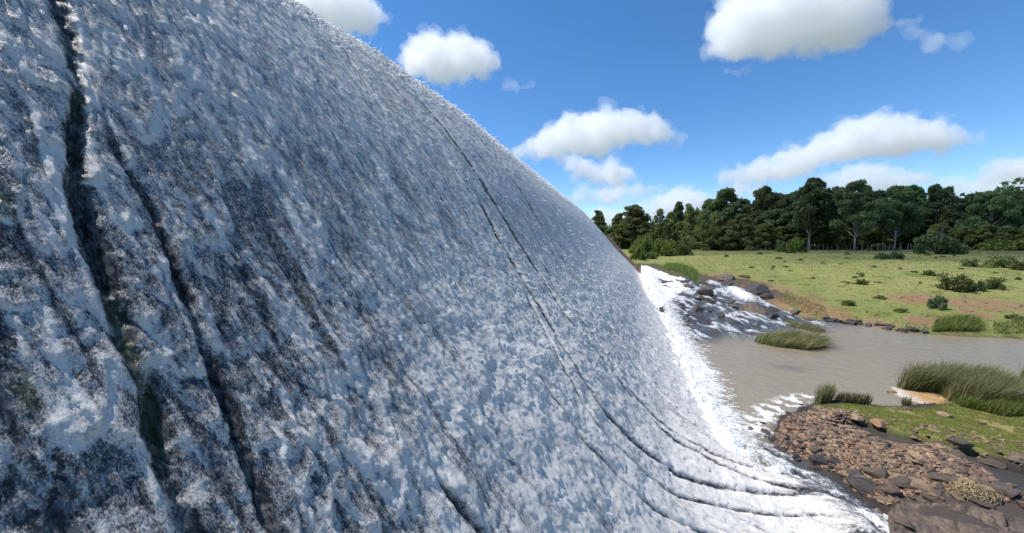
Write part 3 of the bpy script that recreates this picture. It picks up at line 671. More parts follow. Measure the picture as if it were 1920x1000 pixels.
for a in [
    ('mid', 1797, 545, 66, 36, 'largest loose olive bush in the middle of the right meadow'), ('mid', 1862, 541, 38, 22, 'lower bush just right of the largest olive meadow bush'),
    ('dark', 1834, 546, 22, 20, 'dark green bush tucked under the right side of the largest olive bush'),
    ('bright', 1744, 517, 24, 12, 'small bright bush above left of the largest olive meadow bush'), ('mid', 1616, 533, 28, 11, 'low flat bush alone on the open short grass'),
    ('dark', 1757, 578, 32, 25, 'dark upright bush beside the red earth scar'), ('mid', 1590, 572, 26, 12, 'small bush close above the black bank rocks'),
    ('bright', 1489, 473, 38, 28, 'bright round bush against the dark wood and fence'), ('mid', 1466, 472, 26, 22, 'duller bush touching the left of the bright round bush'),
    ('dark', 1758, 477, 84, 40, 'wide dark bush under the trees at the end of the fence'), ('bright', 1880, 470, 90, 24, 'long bright green thicket below the wire'), ('dark', 1828, 468, 28, 16, 'dark clump at the left foot of the bright thicket'),
    ('dark', 1652, 486, 24, 12, 'left one of two small dark bushes on the far grass'), ('dark', 1679, 486, 28, 15, 'right one of two small dark bushes on the far grass'),
    ('mid', 1815, 500, 34, 18, 'scrubby bush on the shaded far right meadow, nearest the wood'), ('mid', 1880, 502, 60, 24, 'broad scrubby mound at the right edge of the meadow'), ('mid', 1908, 506, 40, 22, 'last scrubby bush cut by the right edge of the meadow'),
    ('twig', 1252, 462, 58, 32, 'leafless brown bush in front of the conifers'), ('mid', 1228, 470, 44, 22, 'olive spreading bush under the leafless brown bush'),
    ('mid', 1281, 479, 40, 28, 'dense rounded dark green bush at the right end of the thicket'), ('bright', 1206, 476, 52, 34, 'yellow green shrub beside the end wall of the dam'), ('bright', 1240, 480, 56, 30, 'leafy bright shrub in the middle of the thicket'),
    ('bright', 1198, 488, 34, 30, 'shrub growing down against the lower end wall'), ('bright', 1262, 479, 38, 26, 'pale leafy shrub left of the dense rounded bush'), ('mid', 1320, 466, 40, 18, 'low shrub at the foot of the yellowish conifer'),
    ('mid', 1352, 467, 46, 16, 'shrub under the first high dark crown'), ('bright', 1300, 465, 30, 14, 'low bright shrub between the dense bush and the wood'), ('mid', 1219, 486, 26, 14, 'lowest shrub of the thicket nearest the water'),
    ('mid', 1690, 585, 26, 8, 'low weedy bush on the bank left of the dark upright bush'), ('mid', 1905, 600, 34, 12, 'weedy bush near the river at the right edge'), ('mid', 1650, 560, 22, 7, 'thin weed bush in the middle of the bank grass'),
]: bush(*a, k=random.randint(0, 1))
for q in range(46):
    px, py = random.uniform(1330, 1915), random.uniform(474, 535)
    if py > 500 and px < 1400: px += 250
    bush(random.choice(['mid', 'mid', 'dark']), px, py, random.uniform(6, 14), random.uniform(2.5, 5), 'small low tuft of scrub scattered over the meadow', 'scrub tufts on the meadow', 'scrub_tuft', q)

# blades: reeds and grass
def blades(P, L, W, lean, spread, bend=.5, seed=0, seg=4):
    r = np.random.default_rng(seed); n = len(P); an = r.uniform(0, 6.283, n); d = np.stack([np.cos(an), np.sin(an)], -1) * (spread * r.random(n))[:, None] + np.array(lean) * r.uniform(.4, 1.3, n)[:, None]
    wd = np.stack([-np.sin(an), np.cos(an)], -1); V = np.zeros((n, seg + 1, 2, 3)); Lr = L * r.uniform(.55, 1.15, n)
    for k in range(seg + 1):
        f = k / seg; off = d * (Lr * (f * .5 + bend * f * f))[:, None]; zz = Lr * f * (1 - .28 * f * np.clip(np.linalg.norm(d, axis=1), 0, 1.6))
        w = np.reshape(W * (1 - f) ** .7 + .0004, (-1, 1))
        c = np.concatenate([P[:, :2] + off, (P[:, 2] + zz)[:, None]], 1)
        for sgn in (0, 1): V[:, k, sgn] = c; V[:, k, sgn, :2] += wd * (w if sgn else -w)
    base = (np.arange(n) * (seg + 1) * 2)[:, None]; q = np.array([[2 * k, 2 * k + 1, 2 * k + 3, 2 * k + 2] for k in range(seg)])
    return V.reshape(-1, 3), (base[:, None] + q[None]).reshape(-1, 4), np.repeat(r.random(n), seg)
def scatter(poly, n, seed=0):
    r = np.random.default_rng(seed); A = np.array(poly)[:, :2]; lo, hi = A.min(0), A.max(0); out = np.zeros((0, 2))
    while len(out) < n:
        p = r.uniform(lo, hi, (n * 3, 2)); out = np.vstack([out, p[inside(p[:, 0], p[:, 1], poly)]])
    return out[:n]
def blade_obj(name, poly, n, L, W, lean, spread, mat, label, cat, seed, z=None, kind=None, group=None, bend=.5, seg=4, thin=None):
    p = scatter(poly, n, seed)
    if thin is not None: p = p[thin(p[:, 0], p[:, 1])]
    zz = height(p[:, 0], p[:, 1]) if z is None else np.full(len(p), z); P = np.column_stack([p, zz - .02])
    V, Q, v = blades(P, L, W, lean, spread, bend, seed, seg); me = np_mesh(name, V, Q, mat); attr(me, 'v', v, 'FACE')
    return tag(link(name, me), label, cat, group, kind)
g = lambda pts, z=0.0: [G(px, py, z) for px, py in pts]
blade_obj('reed_bed', g([(1681, 727), (1695, 719), (1760, 717), (1830, 724), (1868, 736), (1884, 748), (1880, 766), (1850, 768), (1820, 764), (1776, 751), (1755, 737), (1690, 731)]), 8500, .80, .009, (.5, -.12), .6, M['reed'], 'large bed of tall reeds leaning to the right beside the orange mud', 'reeds', 1, -.02)
blade_obj('reed_clump', g([(1412, 640), (1430, 632), (1480, 628), (1535, 640), (1545, 652), (1510, 657), (1460, 652), (1420, 645)]), 3200, .52, .012, (.9, -.25), .6, M['reed'], 'oval clump of bent reeds standing alone in the brown pool', 'reeds', 2, -.02)
blade_obj('reed_clump', g([(1455, 606), (1475, 608), (1520, 616), (1548, 624), (1520, 626), (1480, 616)]), 700, .45, .012, (.7, -.2), .3, M['reed'], 'thin low strip of reeds behind the oval reed clump', 'reeds', 3, -.02)
blade_obj('reed_clump', g([(1906, 712), (1930, 700), (1990, 700), (1990, 722), (1930, 722)]), 900, .9, .010, (.4, -.1), .35, M['reed'], 'reeds cut by the right picture edge beyond the large bed', 'reeds', 4, -.02)
blade_obj('reed_clump', g([(1528, 757), (1545, 752), (1560, 753), (1558, 760), (1535, 762)]), 420, .50, .008, (.15, 0), .4, M['reed'], 'upright tuft of reeds at the tip of the stony island', 'reeds', 5)
blade_obj('reed_clump', g([(1560, 755), (1600, 757), (1632, 760), (1630, 766), (1580, 764)]), 420, .30, .008, (.15, 0), .4, M['reed'], 'short sparse reeds along the island shore right of the tip', 'reeds', 6)
blade_obj('reed_clump', g([(1690, 756), (1708, 757), (1706, 762), (1690, 761)]), 120, .3, .008, (.1, 0), .4, M['reed'], 'small green tuft at the lower edge of the orange mud', 'reeds', 7)
blade_obj('reed_clump', g([(1745, 629), (1800, 631), (1835, 632), (1830, 621), (1790, 618), (1750, 622)]), 1700, .40, .014, (.6, -.1), .6, M['bright'], 'reeds leaning over the far bank across the pool', 'reeds', 8)
blade_obj('reed_clump', g([(1240, 509), (1275, 515), (1300, 521), (1312, 527), (1308, 517), (1280, 506), (1250, 503)], 1.3), 1800, .45, .025, (.1, 0), .45, M['bright'], 'tall grass beside the upper rapids near the dam', 'reeds', 9)
blade_obj('grass_clump', g([(1462, 577), (1500, 591), (1555, 600), (1545, 590), (1500, 575), (1470, 568)], .2), 900, .16, .014, (.3, 0), .9, M['grass'], 'grassy clump on the bank between the red soil and the rapids', 'reeds', 10)
blade_obj('reed_clump', g([(1860, 634), (1920, 637), (2000, 640), (2000, 625), (1900, 622), (1860, 626)]), 1200, .24, .014, (.4, 0), .6, M['grass'], 'brownish grass fringe on the far bank at right', 'reeds', 11)
blade_obj('grass_clump', g([(1784, 752), (1850, 768), (1884, 762), (1990, 756), (1990, 790), (1880, 784), (1800, 764)], .1), 4200, .30, .008, (.3, -.05), .6, M['bright'], 'lush knee-high grass in front of the right end of the reed bed', 'grass', 21)
keepg = lambda x, y: (fbm(x * 1.1, y * 1.1, 4) + .5 * fbm(x * 5, y * 5, 3) < .34) & (sdist(x, y, GRASS) > -.05) & np.all([sdist(x, y, p) < -.1 for p in PUD], axis=0) & (sdist(x, y, MUD) < -.05)
blade_obj('grass', GRASS[:1] + GRASS[1:7] + [G(2050, 757, .1), G(2050, 890, .1)] + GRASS[11:], 150000, .045, .0042, (.2, 0), .9, M['grass'], 'short bright grass covering the island behind the rubble', 'grass', 12, None, 'stuff', None, .4, 2, keepg)
def meadow_grass():
    r = np.random.default_rng(3); n = 90000; a = np.radians(r.uniform(2, 48, n)); d = np.exp(r.uniform(math.log(17), math.log(105), n)); x, y = d * np.sin(a), d * np.cos(a)
    dm = sdist(x, y, MEADOW); keep = (dm > .3) & (fbm(x * .8, y * .8, 4) + .25 * r.normal(size=n) > -.1) & ~((x < 2) & (y < 45))
    for q, rad in SOIL_W: keep &= (np.hypot(x - q[0], y - q[1]) > rad * r.uniform(.3, 1.2, n))
    x, y, d = x[keep], y[keep], d[keep]; P = np.column_stack([x, y, height(x, y) - .02]); n = len(P)
    L = .03 + .03 * r.random(n) + .0005 * d + .12 * smooth(1 - sdist(x, y, MEADOW) / 3) * r.random(n); V = []; 
    VV, Q, v = blades(P, L, .012 + .0007 * d, (.15, 0), .9, .4, 31, 2); me = np_mesh('meadow_grass', VV, Q, M['grass']); attr(me, 'v', v, 'FACE')
    tag(link('meadow_grass', me), 'yellow green grass of the open meadow across the river', 'grass', kind='stuff')
meadow_grass()

# ------------------------------------------------------------------ stones
def rock_mesh(name, seed, mat, flat=.6, cuts=14, sub=3):
    r = random.Random(seed); bm = bmesh.new(); bmesh.ops.create_icosphere(bm, subdivisions=sub, radius=1)
    pl = []
    for k in range(cuts):
        v = Vector((r.gauss(0, 1), r.gauss(0, 1), r.gauss(0, .8))).normalized(); pl.append((v, r.uniform(.42, .78)))
    for v in bm.verts:
        p = v.co.copy()
        for nrm, d in pl:
            k = p.dot(nrm) - d
            if k > 0: p -= nrm * k
        p += p.normalized() * (mnoise.fractal(p * 1.8 + Vector((seed, 0, 0)), 1.0, 2.0, 4) * .055)
        v.co = Vector((p.x * 1.1, p.y * .85, p.z * flat))
    me = bpy.data.meshes.new(name); bm.to_mesh(me); bm.free(); me.materials.append(mat)
    for p in me.polygons: p.use_smooth = False
    return me
ROCKS = {k: [rock_mesh('rock', 200 + i + 17 * q, M[k], .42 + .07 * (i % 4), 10, 3) for i in range(6)] for q, k in enumerate(('rock', 'wet', 'sand', 'slab'))}
def rock(kind, x, y, z, size, label, group=None, name='rock', sq=(1, 1, 1), rz=None, tilt=.25, cat='rock', k=None):
    me = random.choice(ROCKS[kind]) if k is None else ROCKS[kind][k]; o = link(name, me); o.location = (x, y, z)
    o.rotation_euler = (random.uniform(-tilt, tilt), random.uniform(-tilt, tilt), random.uniform(0, 6.28) if rz is None else rz)
    o.scale = (size * sq[0], size * sq[1], size * sq[2]); return tag(o, label, cat, group)
def rpx(kind, px, py, wpx, label, lift=.15, **kw):
    x, y, z = hit(px, py); d = math.hypot(x, y) * math.cos(math.atan((px - 960) / F)); size = wpx / F * d / 2
    return rock(kind, x, y, max(z, float(zb(y)) - .02) + size * lift, size, label, **kw)
for a in [
    ('wet', 1617, 915, 58, 'dark flat boulder under the dry stick at the edge of the foam'), ('slab', 1648, 893, 52, 'steep dark slab-sided boulder above the dry stick'), ('slab', 1606, 890, 34, 'dark pointed rock leaning left beside the channel'),
    ('slab', 1668, 928, 38, 'rounded grey brown rock right of the flat wet boulder'), ('slab', 1690, 908, 42, 'brown block between the steep boulder and the bedrock shelf'), ('rock', 1728, 915, 50, 'cracked tan and brown slab in the middle of the near rubble'),
    ('rock', 1772, 905, 54, 'broad rusty brown slab left of the dry root ball'), ('slab', 1840, 945, 40, 'blocky brown rock overhanging a dark hole in front of the root ball'), ('slab', 1885, 925, 54, 'flat grey rock with a white spot right of the root ball'),
    ('sand', 1775, 888, 30, 'pale yellowish flat stone in the rubble above the rusty slab'), ('sand', 1874, 908, 12, 'small orange stone standing in the dark puddle'), ('rock', 1915, 865, 40, 'tan boulder at the right edge beside the puddle'),
    ('sand', 1672, 758, 18, 'orange stone on the shore below the mud'), ('rock', 1700, 768, 16, 'brown stone in the grass near the orange stone'), ('sand', 1770, 780, 26, 'flat orange stone sunk in the island grass'), ('wet', 1842, 796, 12, 'single dark stone on the bright grass'),
    ('sand', 1605, 786, 30, 'flat tan stone at the upper edge of the rubble'), ('rock', 1650, 798, 34, 'brown flat rock beside the first puddle'), ('sand', 1715, 823, 16, 'orange flat stone lying in the first puddle'),
    ('wet', 1458, 850, 26, 'black rock standing in the foam off the island'), ('wet', 1448, 862, 16, 'lower black rock washed by foam beside the bigger one'), ('slab', 1800, 836, 34, 'dark flat ledge between puddle and grass'), ('wet', 1530, 870, 40, 'wet black rock at the corner of the rubble bank'),
    ('wet', 1568, 868, 30, 'dark rock on the waterline above the pointed rock'), ('slab', 1860, 880, 34, 'brown rock at the near side of the right puddle'), ('rock', 1826, 872, 20, 'upright rusty stone beside the right puddle'),
]:
    rpx(*a)
def slab(pts, zt, label, seed, dip=(0, 0)):
    poly = [G(px, py, zt) for px, py in pts]; A = np.array(poly); lo, hi = A.min(0) - .1, A.max(0) + .1; st = .02
    X, Y = np.meshgrid(np.arange(lo[0], hi[0], st), np.arange(lo[1], hi[1], st), indexing='ij')
    sd = sdist(X, Y, poly) + .025 * fbm(X * 3 + seed, Y * 3, 4) + .012; n = fbm(X * 1.4 + seed, Y * 2.6, 4)
    z = zt + dip[0] * (X - A[:, 0].mean()) + dip[1] * (Y - A[:, 1].mean()) + .06 * np.round(n * 6 + .4 * fbm(X * 6, Y * 6, 3)) / 2.5 + .03 * n + .035 * fbm(X * 6, Y * 10, 4)
    cr = np.abs(fbm(X * .9 + seed * 3, Y * .9, 2)); z -= .06 * smooth(1 - cr / .03); cr2 = np.abs(fbm(X * 1.7 + 9, Y * 3.4 + seed, 2)); z -= .04 * smooth(1 - cr2 / .03)
    z = z - (zt + .25) * (1 - smooth(sd / .035)); V = np.stack([X, Y, z], -1).reshape(-1, 3); Q = grid_quads(*X.shape)[:, ::-1]
    keep = (sd.ravel()[Q] > -.04).any(1); me = np_mesh('rock_slab', V, Q[keep], M['slab']); tag(link('rock_slab', me), label, 'rock slab')
slab([(1668, 1012), (1664, 950), (1690, 938), (1742, 944), (1802, 950), (1878, 964), (1906, 1012), (1900, 1100), (1690, 1100)], .15, 'wide cracked bedrock shelf in the bottom right corner', 1, (.03, .01))
slab([(1884, 1010), (1888, 958), (1960, 940), (2100, 950), (2150, 1080), (1930, 1080)], .17, 'bedrock shelf split off by a crack at the right edge', 2, (.03, .0))
slab([(1692, 930), (1740, 916), (1830, 930), (1870, 946), (1800, 946), (1740, 942)], .15, 'long low bedrock step behind the wide shelf', 3, (.0, .03))
rpx('rock', 1690, 990, 46, 'rusty lump at the left corner of the bedrock shelf', lift=.5)
# rubble bank: the largest stones one by one
RUB = [G(*p, .1) for p in [(1530, 762), (1590, 775), (1640, 800), (1745, 835), (1800, 850), (1850, 880), (1900, 925), (1890, 950), (1830, 945), (1760, 945), (1690, 948), (1665, 942), (1630, 925), (1585, 895), (1570, 880), (1530, 866), (1490, 852), (1456, 832), (1456, 800), (1475, 782)]]
pts = np.vstack([scatter([G(*q, .12) for q in [(1835, 868), (1930, 872), (2000, 900), (2000, 965), (1890, 955)]], 60, 78), scatter(RUB, 1600, 77)]); got = []
for x, y in pts:
    if any(sdist(np.array([x]), np.array([y]), p)[0] > .02 for p in PUD): continue
    edge = -polydist(np.array([x]), np.array([y]), RUB)[0]; s = random.choice((.05, .065, .08, .10, .15)) * random.uniform(.85, 1.2) * (1.3 if y < 7.8 else 1.0)
    if all((x - a) ** 2 + (y - b) ** 2 > (.85 * (s + c)) ** 2 for a, b, c in got): got.append((x, y, s))
    if len(got) >= 240: break
for x, y, s in got:
    z = float(height(np.array([x]), np.array([y]))[0]); wet = sdist(np.array([x]), np.array([y]), ISL)[0] < .22
    rock('wet' if wet else random.choice(['rock', 'rock', 'rock', 'slab', 'sand' if random.random() < .4 else 'rock']), x, y, z + s * .30, s,
         'dark wet stone along the waterline of the rubble bank' if wet else 'loose brown stone lying in the rubble bank by the foam', 'wet stones along the rubble waterline' if wet else 'stones of the rubble bank', 'stone', sq=(1, random.uniform(.6, 1), random.uniform(.55, .9)), tilt=.4, cat='stone')
for q in range(46):
    px, py = random.choice([(1455, 800), (1445, 822), (1462, 848), (1490, 862), (1530, 876), (1565, 892), (1600, 918), (1640, 944), (1500, 770), (1480, 782)]); px += random.gauss(-6, 14); py += random.gauss(2, 9)
    x, y = G(px, py, .03); s_ = random.uniform(.04, .12); rock('wet', x, y, .0 + s_ * .05, s_, 'black wet stone standing in the shallows off the rubble bank', 'wet stones off the rubble bank', 'stone', sq=(1, random.uniform(.6, 1), .8), tilt=.4, cat='stone')
def rubble():
    r = np.random.default_rng(9); bases = [rock_mesh('pebble', 300 + k, M['rock'], .45, 7, 1) for k in range(5)]; Vb = [np.array([v.co[:] for v in b.vertices]) for b in bases]; Fb = [np.array([p.vertices[:] for p in b.polygons]) for b in bases]
    p = scatter(RUB, 5200, 5); p = p[np.all([sdist(p[:, 0], p[:, 1], q) < 0 for q in PUD], axis=0)]; z = height(p[:, 0], p[:, 1]); V = []; Q = []; T = []; off = 0
    ex = scatter([G(*q, .12) for q in [(1540, 760), (1700, 790), (1920, 830), (2000, 1000), (1690, 1000), (1580, 900)]], 700, 6); p = np.vstack([p, ex]); z = height(p[:, 0], p[:, 1])
    for (x, y), zz in zip(p, z):
        if sdist(np.array([x]), np.array([y]), SLAB)[0] > 0: continue
        k = r.integers(5); s = r.uniform(.018, .065); a = r.uniform(0, 6.28); c, sn = math.cos(a), math.sin(a)
        Mx = np.array([[c, -sn, 0], [sn, c, 0], [r.normal() * .3, r.normal() * .3, 1]]) * s; v = Vb[k] @ Mx.T + np.array([x, y, zz + s * .2])
        V.append(v); Q.append(Fb[k] + off); T.append(np.full(len(v), r.random())); off += len(v)
    me = np_mesh('rubble', np.vstack(V), np.vstack(Q), M['rock'], False); attr(me, 'tint', np.concatenate(T)); tag(link('rubble', me), 'small broken stones filling the rubble bank', 'rubble', kind='stuff')
rubble()
# boulders of the rapids and the far bank
for px, py, w, kd, lab in [(1292, 541, 30, 'slab', 'smooth brown boulder in the upper rapids'), (1330, 541, 34, 'wet', 'black boulder left of the small white fall'), (1268, 532, 22, 'wet', 'black rock in the highest rapids nearest the dam'), (1282, 545, 18, 'wet', 'small dark rock below the smooth brown boulder'),
                           (1325, 556, 40, 'wet', 'wide black rock in mid rapids under the fall'), (1308, 588, 34, 'wet', 'low dark rock next to the white foam edge'), (1375, 570, 34, 'wet', 'flat dark ledge below the small white fall'), (1410, 590, 60, 'slab', 'long brown ledge in the lower rapids'),
                           (1420, 548, 60, 'wet', 'big black bank rock right of the small white fall'), (1440, 560, 30, 'wet', 'black rock where the bank meets red soil'), (1362, 533, 24, 'wet', 'dark rock at the lip of the small white fall'), (1375, 580, 18, 'slab', 'reddish brown rock in mid rapids'),
                           (1490, 586, 22, 'slab', 'grey rock under the bank grass'), (1480, 597, 22, 'wet', 'dark low rock at the end of the rapids'), (1345, 573, 30, 'wet', 'dark rounded rock under running water in mid rapids'), (1395, 520, 22, 'slab', 'brown rock on the bare bank above the fall'),
                           (1360, 524, 30, 'slab', 'brown rock mass at the top of the bare bank'), (1450, 605, 24, 'wet', 'last dark rock before the calm pool')]:
    rpx(kd, px, py, w, lab, lift=.02)
for q in range(26):
    px, py = random.choice([(1270, 540), (1300, 560), (1330, 575), (1370, 595), (1420, 600), (1460, 610), (1345, 560), (1300, 590)]); px += random.gauss(0, 18); py += random.gauss(0, 7)
    rpx('wet', px, py, random.uniform(8, 24), 'dark wet rock among the white water of the rapids', group='dark wet rocks in the rapids', lift=.0)
for q in range(34):
    px = random.uniform(1545, 1735); py = 600 + (px - 1545) * .13 + random.uniform(-6, 5)
    rpx('wet', px, py, random.uniform(7, 20), 'black rock in the jumble along the far waterline', group='black rocks along the far bank', lift=.12)
for q in range(46):
    c = random.choice(SOIL[:6] + SOIL[7:17]); px = c[0][0] + random.gauss(0, 18); py = c[0][1] + random.gauss(0, 5)
    rpx('sand', px, py, random.uniform(3, 8), 'pale stone scattered on the bare red earth of the bank', group='pale stones on the bare earth', name='stone', cat='stone')
# root ball and stick
x, y, z = hit(1826, 930); P = []; r = np.random.default_rng(4)
q = r.normal(size=(900, 3)); q /= np.linalg.norm(q, axis=1)[:, None]; q[:, 2] = np.abs(q[:, 2]); bl = np.array([.27, .2, .2])
tan = np.cross(q, r.normal(size=(900, 3))); tan /= np.linalg.norm(tan, axis=1)[:, None]
me = np_mesh('root_ball', *tubes(q * bl * r.uniform(.82, 1.05, 900)[:, None], tan + q * .2, tan * .6 - q * .5 + r.normal(size=(900, 3)) * .3, r.uniform(.05, .13, 900), r.uniform(.004, .009, 900)), M['root'])
rb = link('root_ball', me); rb.location = (x, y, z); tag(rb, 'tangled ball of dry tan roots lying on the rubble', 'root ball')
co = rock_mesh('soil_core', 411, M['rock'], .7, 5, 3); c = link('soil_core', co, rb); c.scale = (.21, .18, .24); c.location = (0, 0, .03)
a = np.array(hit(1603, 907)) + np.array([0, 0, .13]); b = np.array(hit(1640, 916)) + np.array([0, 0, .14]); me = limb_mesh('stick', [[(tuple(a + (b - a) * f + np.array([0, 0, .02 * math.sin(3 * f)])), .008 - .004 * f) for f in np.linspace(0, 1, 6)]], M['root'])
tag(link('stick', me), 'thin dry stick lying across the dark boulders', 'stick')

# ------------------------------------------------------------------ fence and wire at the wood edge
f = empty('fence', hit(1560, 470)); tag(f, 'long row of thin grey wooden posts with wire along the wood', 'fence'); fl = Vector(f.location); tops = []
pm = [limb_mesh('post', [[((0, 0, -.1), .05), ((.01, 0, .8), .045), ((.05 * q, 0, 1.5), .04)]], M['post']) for q in (-1, 1)]
for q in range(46):
    px = 1408 + q * 8.4 + random.uniform(-3.5, 3.5); r = ray(px, 466); d = 84 - 3 * (px - 1408) / 386; hy = math.hypot(r[0], r[1]); x, y = r[0] / hy * d, r[1] / hy * d; z = float(height(np.array([x]), np.array([y]))[0])
    o = link('post', pm[q % 2], f); o.location = Vector((x, y, z)) - fl; sc = random.uniform(.5, .9); o.scale = (1, 1, sc); tops.append(Vector((x, y, z)) - fl)
link('wire', limb_mesh('wire', [[(tuple(p + Vector((0, 0, hh))), .012) for p in tops] for hh in (.5, .95)], M['post'], 4), f)
A = ray(1768, 425); B = ray(2050, 424); a = Vector(A / math.hypot(A[0], A[1]) * 84); b = Vector(B / math.hypot(B[0], B[1]) * 84); up = Vector((0, 0, H))
w = empty('power_line', (b.x, b.y, float(height(np.array([b.x]), np.array([b.y]))[0]))); tag(w, 'single overhead wire crossing in front of the trees at right', 'power line')
ba = Vector(w.location); link('cable', limb_mesh('cable', [[(tuple(a + (b - a) * q - Vector((0, 0, 2.0 * q * (1 - q))) + up - ba), .035) for q in np.linspace(0, 1, 14)]], M['post'], 4), w)
for e in (a, b):
    g0 = float(height(np.array([e.x]), np.array([e.y]))[0]); pt = e + up - ba
    link('pole', limb_mesh('pole', [[((pt.x, pt.y, g0 - ba.z - .2), .13), ((pt.x, pt.y, pt.z + .3), .10)]], M['bark2'], 8), w)

# ------------------------------------------------------------------ clouds
def hull(me):      # keep the outer skin only
    b2 = bmesh.new(); b2.from_mesh(me); seen = set(); bad = []
    for f0 in b2.faces:
        if f0 in seen: continue
        isl = [f0]; seen.add(f0); vol = 0.0
        for f1 in isl:
            vol += f1.calc_area() * f1.normal.dot(f1.calc_center_median())
            for e1 in f1.edges:
                for f2 in e1.link_faces:
                    if f2 not in seen: seen.add(f2); isl.append(f2)
        if vol < 0 or len(isl) < 60: bad += isl
    if bad: bmesh.ops.delete(b2, geom=bad, context='FACES')
    b2.to_mesh(me); b2.free()
def cloud(env, dist, label, mat='cloud', seed=0, vox=2.6, dens=1.0, depth=.8, rough=1.0):
    """env: list of (x, y_top, y_bottom) in picture terms, turned into puffs of true size far away"""
    rr = random.Random(seed); env = np.array(env, float); rb = ray(env[:, 0].mean(), env[:, 2].mean()); dist = dist * .42 / max(.07, rb[2] / np.linalg.norm(rb))
    cx = env[:, 0].mean(); cy = (env[:, 1].mean() + env[:, 2].mean()) / 2
    def at(px, py): return Vector(ray(px, py)) * dist + Vector((0, 0, H))
    c0 = at(cx, cy); m = dist / F; bm = bmesh.new(); fw = Vector(ray(cx, cy)).normalized()
    n = int(dens * (34 + (env[-1, 0] - env[0, 0]) * .45))
    for k in range(n):
        px = rr.uniform(env[0, 0], env[-1, 0]); t = np.interp(px, env[:, 0], env[:, 1]); b = np.interp(px, env[:, 0], env[:, 2]); th = b - t
        rad = min(max(th * rr.uniform(.16, .42), 2.5), 30); f = rr.random() ** .8; py = b - rad * .75 - f * max(0, th - 1.6 * rad)
        p = at(px, py) + fw * rr.gauss(0, depth * .35) * th * m
        bmesh.ops.create_icosphere(bm, subdivisions=2, radius=rad * m, matrix=Matrix.Translation(p - c0) @ Matrix.Diagonal((1, 1, .85, 1)))
    me = bpy.data.meshes.new('cloud_puffs'); bm.to_mesh(me); bm.free(); o = bpy.data.objects.new('cloud', me); COL.objects.link(o)
    md = o.modifiers.new('r', 'REMESH'); md.mode = 'VOXEL'; md.voxel_size = vox * m
    dg = bpy.context.evaluated_depsgraph_get(); me2 = bpy.data.meshes.new_from_object(o.evaluated_get(dg)); o.modifiers.clear(); o.data = me2; bpy.data.meshes.remove(me)
    hull(me2)
    nv = len(me2.vertices); co = np.zeros(nv * 3, np.float32); me2.vertices.foreach_get('co', co); no = np.zeros(nv * 3, np.float32); me2.vertices.foreach_get('normal', no); co = co.reshape(-1, 3); no = no.reshape(-1, 3)
    d = np.array([mnoise.fractal(Vector(v / (m * 24)) + Vector((seed * 7.7, 0, 0)), .75, 2.1, 6) for v in co.astype(float)])
    co = co + no * (d * 15 * m * rough)[:, None]; me2.vertices.foreach_set('co', co.astype(np.float32).ravel()); me2.update()
    md = o.modifiers.new('r', 'REMESH'); md.mode = 'VOXEL'; md.voxel_size = vox * .8 * m; dg = bpy.context.evaluated_depsgraph_get(); me3 = bpy.data.meshes.new_from_object(o.evaluated_get(dg)); o.modifiers.clear(); o.data = me3; me2 = me3; hull(me2)
    me2.materials.clear(); me2.materials.append(mat_cloud('cloud_vapour', {'cloud': .0058, 'wisp': .0022}[mat] * 2400 / dist)); me2.name = 'cloud'
    if mat == 'cloud':
        me4 = me2.copy(); nv = len(me4.vertices); co = np.zeros(nv * 3, np.float32); me4.vertices.foreach_get('co', co); no = np.zeros(nv * 3, np.float32); me4.vertices.foreach_get('normal', no); co = co.reshape(-1, 3); no = no.reshape(-1, 3)
        d = np.array([mnoise.fractal(Vector(v / (m * 20)) + Vector((seed * 3.1, 9, 0)), .7, 2.1, 6) for v in co.astype(float)]); co = co + no * (m * np.clip(1.5 + 13 * d, -3, 16))[:, None]
        me4.vertices.foreach_set('co', co.astype(np.float32).ravel()); me4.update(); v = link('cloud_veil', me4, o); md = v.modifiers.new('r', 'REMESH'); md.mode = 'VOXEL'; md.voxel_size = vox * .8 * m
        dg = bpy.context.evaluated_depsgraph_get(); me5 = bpy.data.meshes.new_from_object(v.evaluated_get(dg)); v.modifiers.clear(); v.data = me5; hull(me5); me5.materials.clear(); me5.materials.append(mat_cloud('cloud_veil', .0021 * 2400 / dist))
    for p in me2.polygons: p.use_smooth = True
    o.location = c0; o.name = 'cloud'; return tag(o, label, 'cloud')
CLOUDS = 1
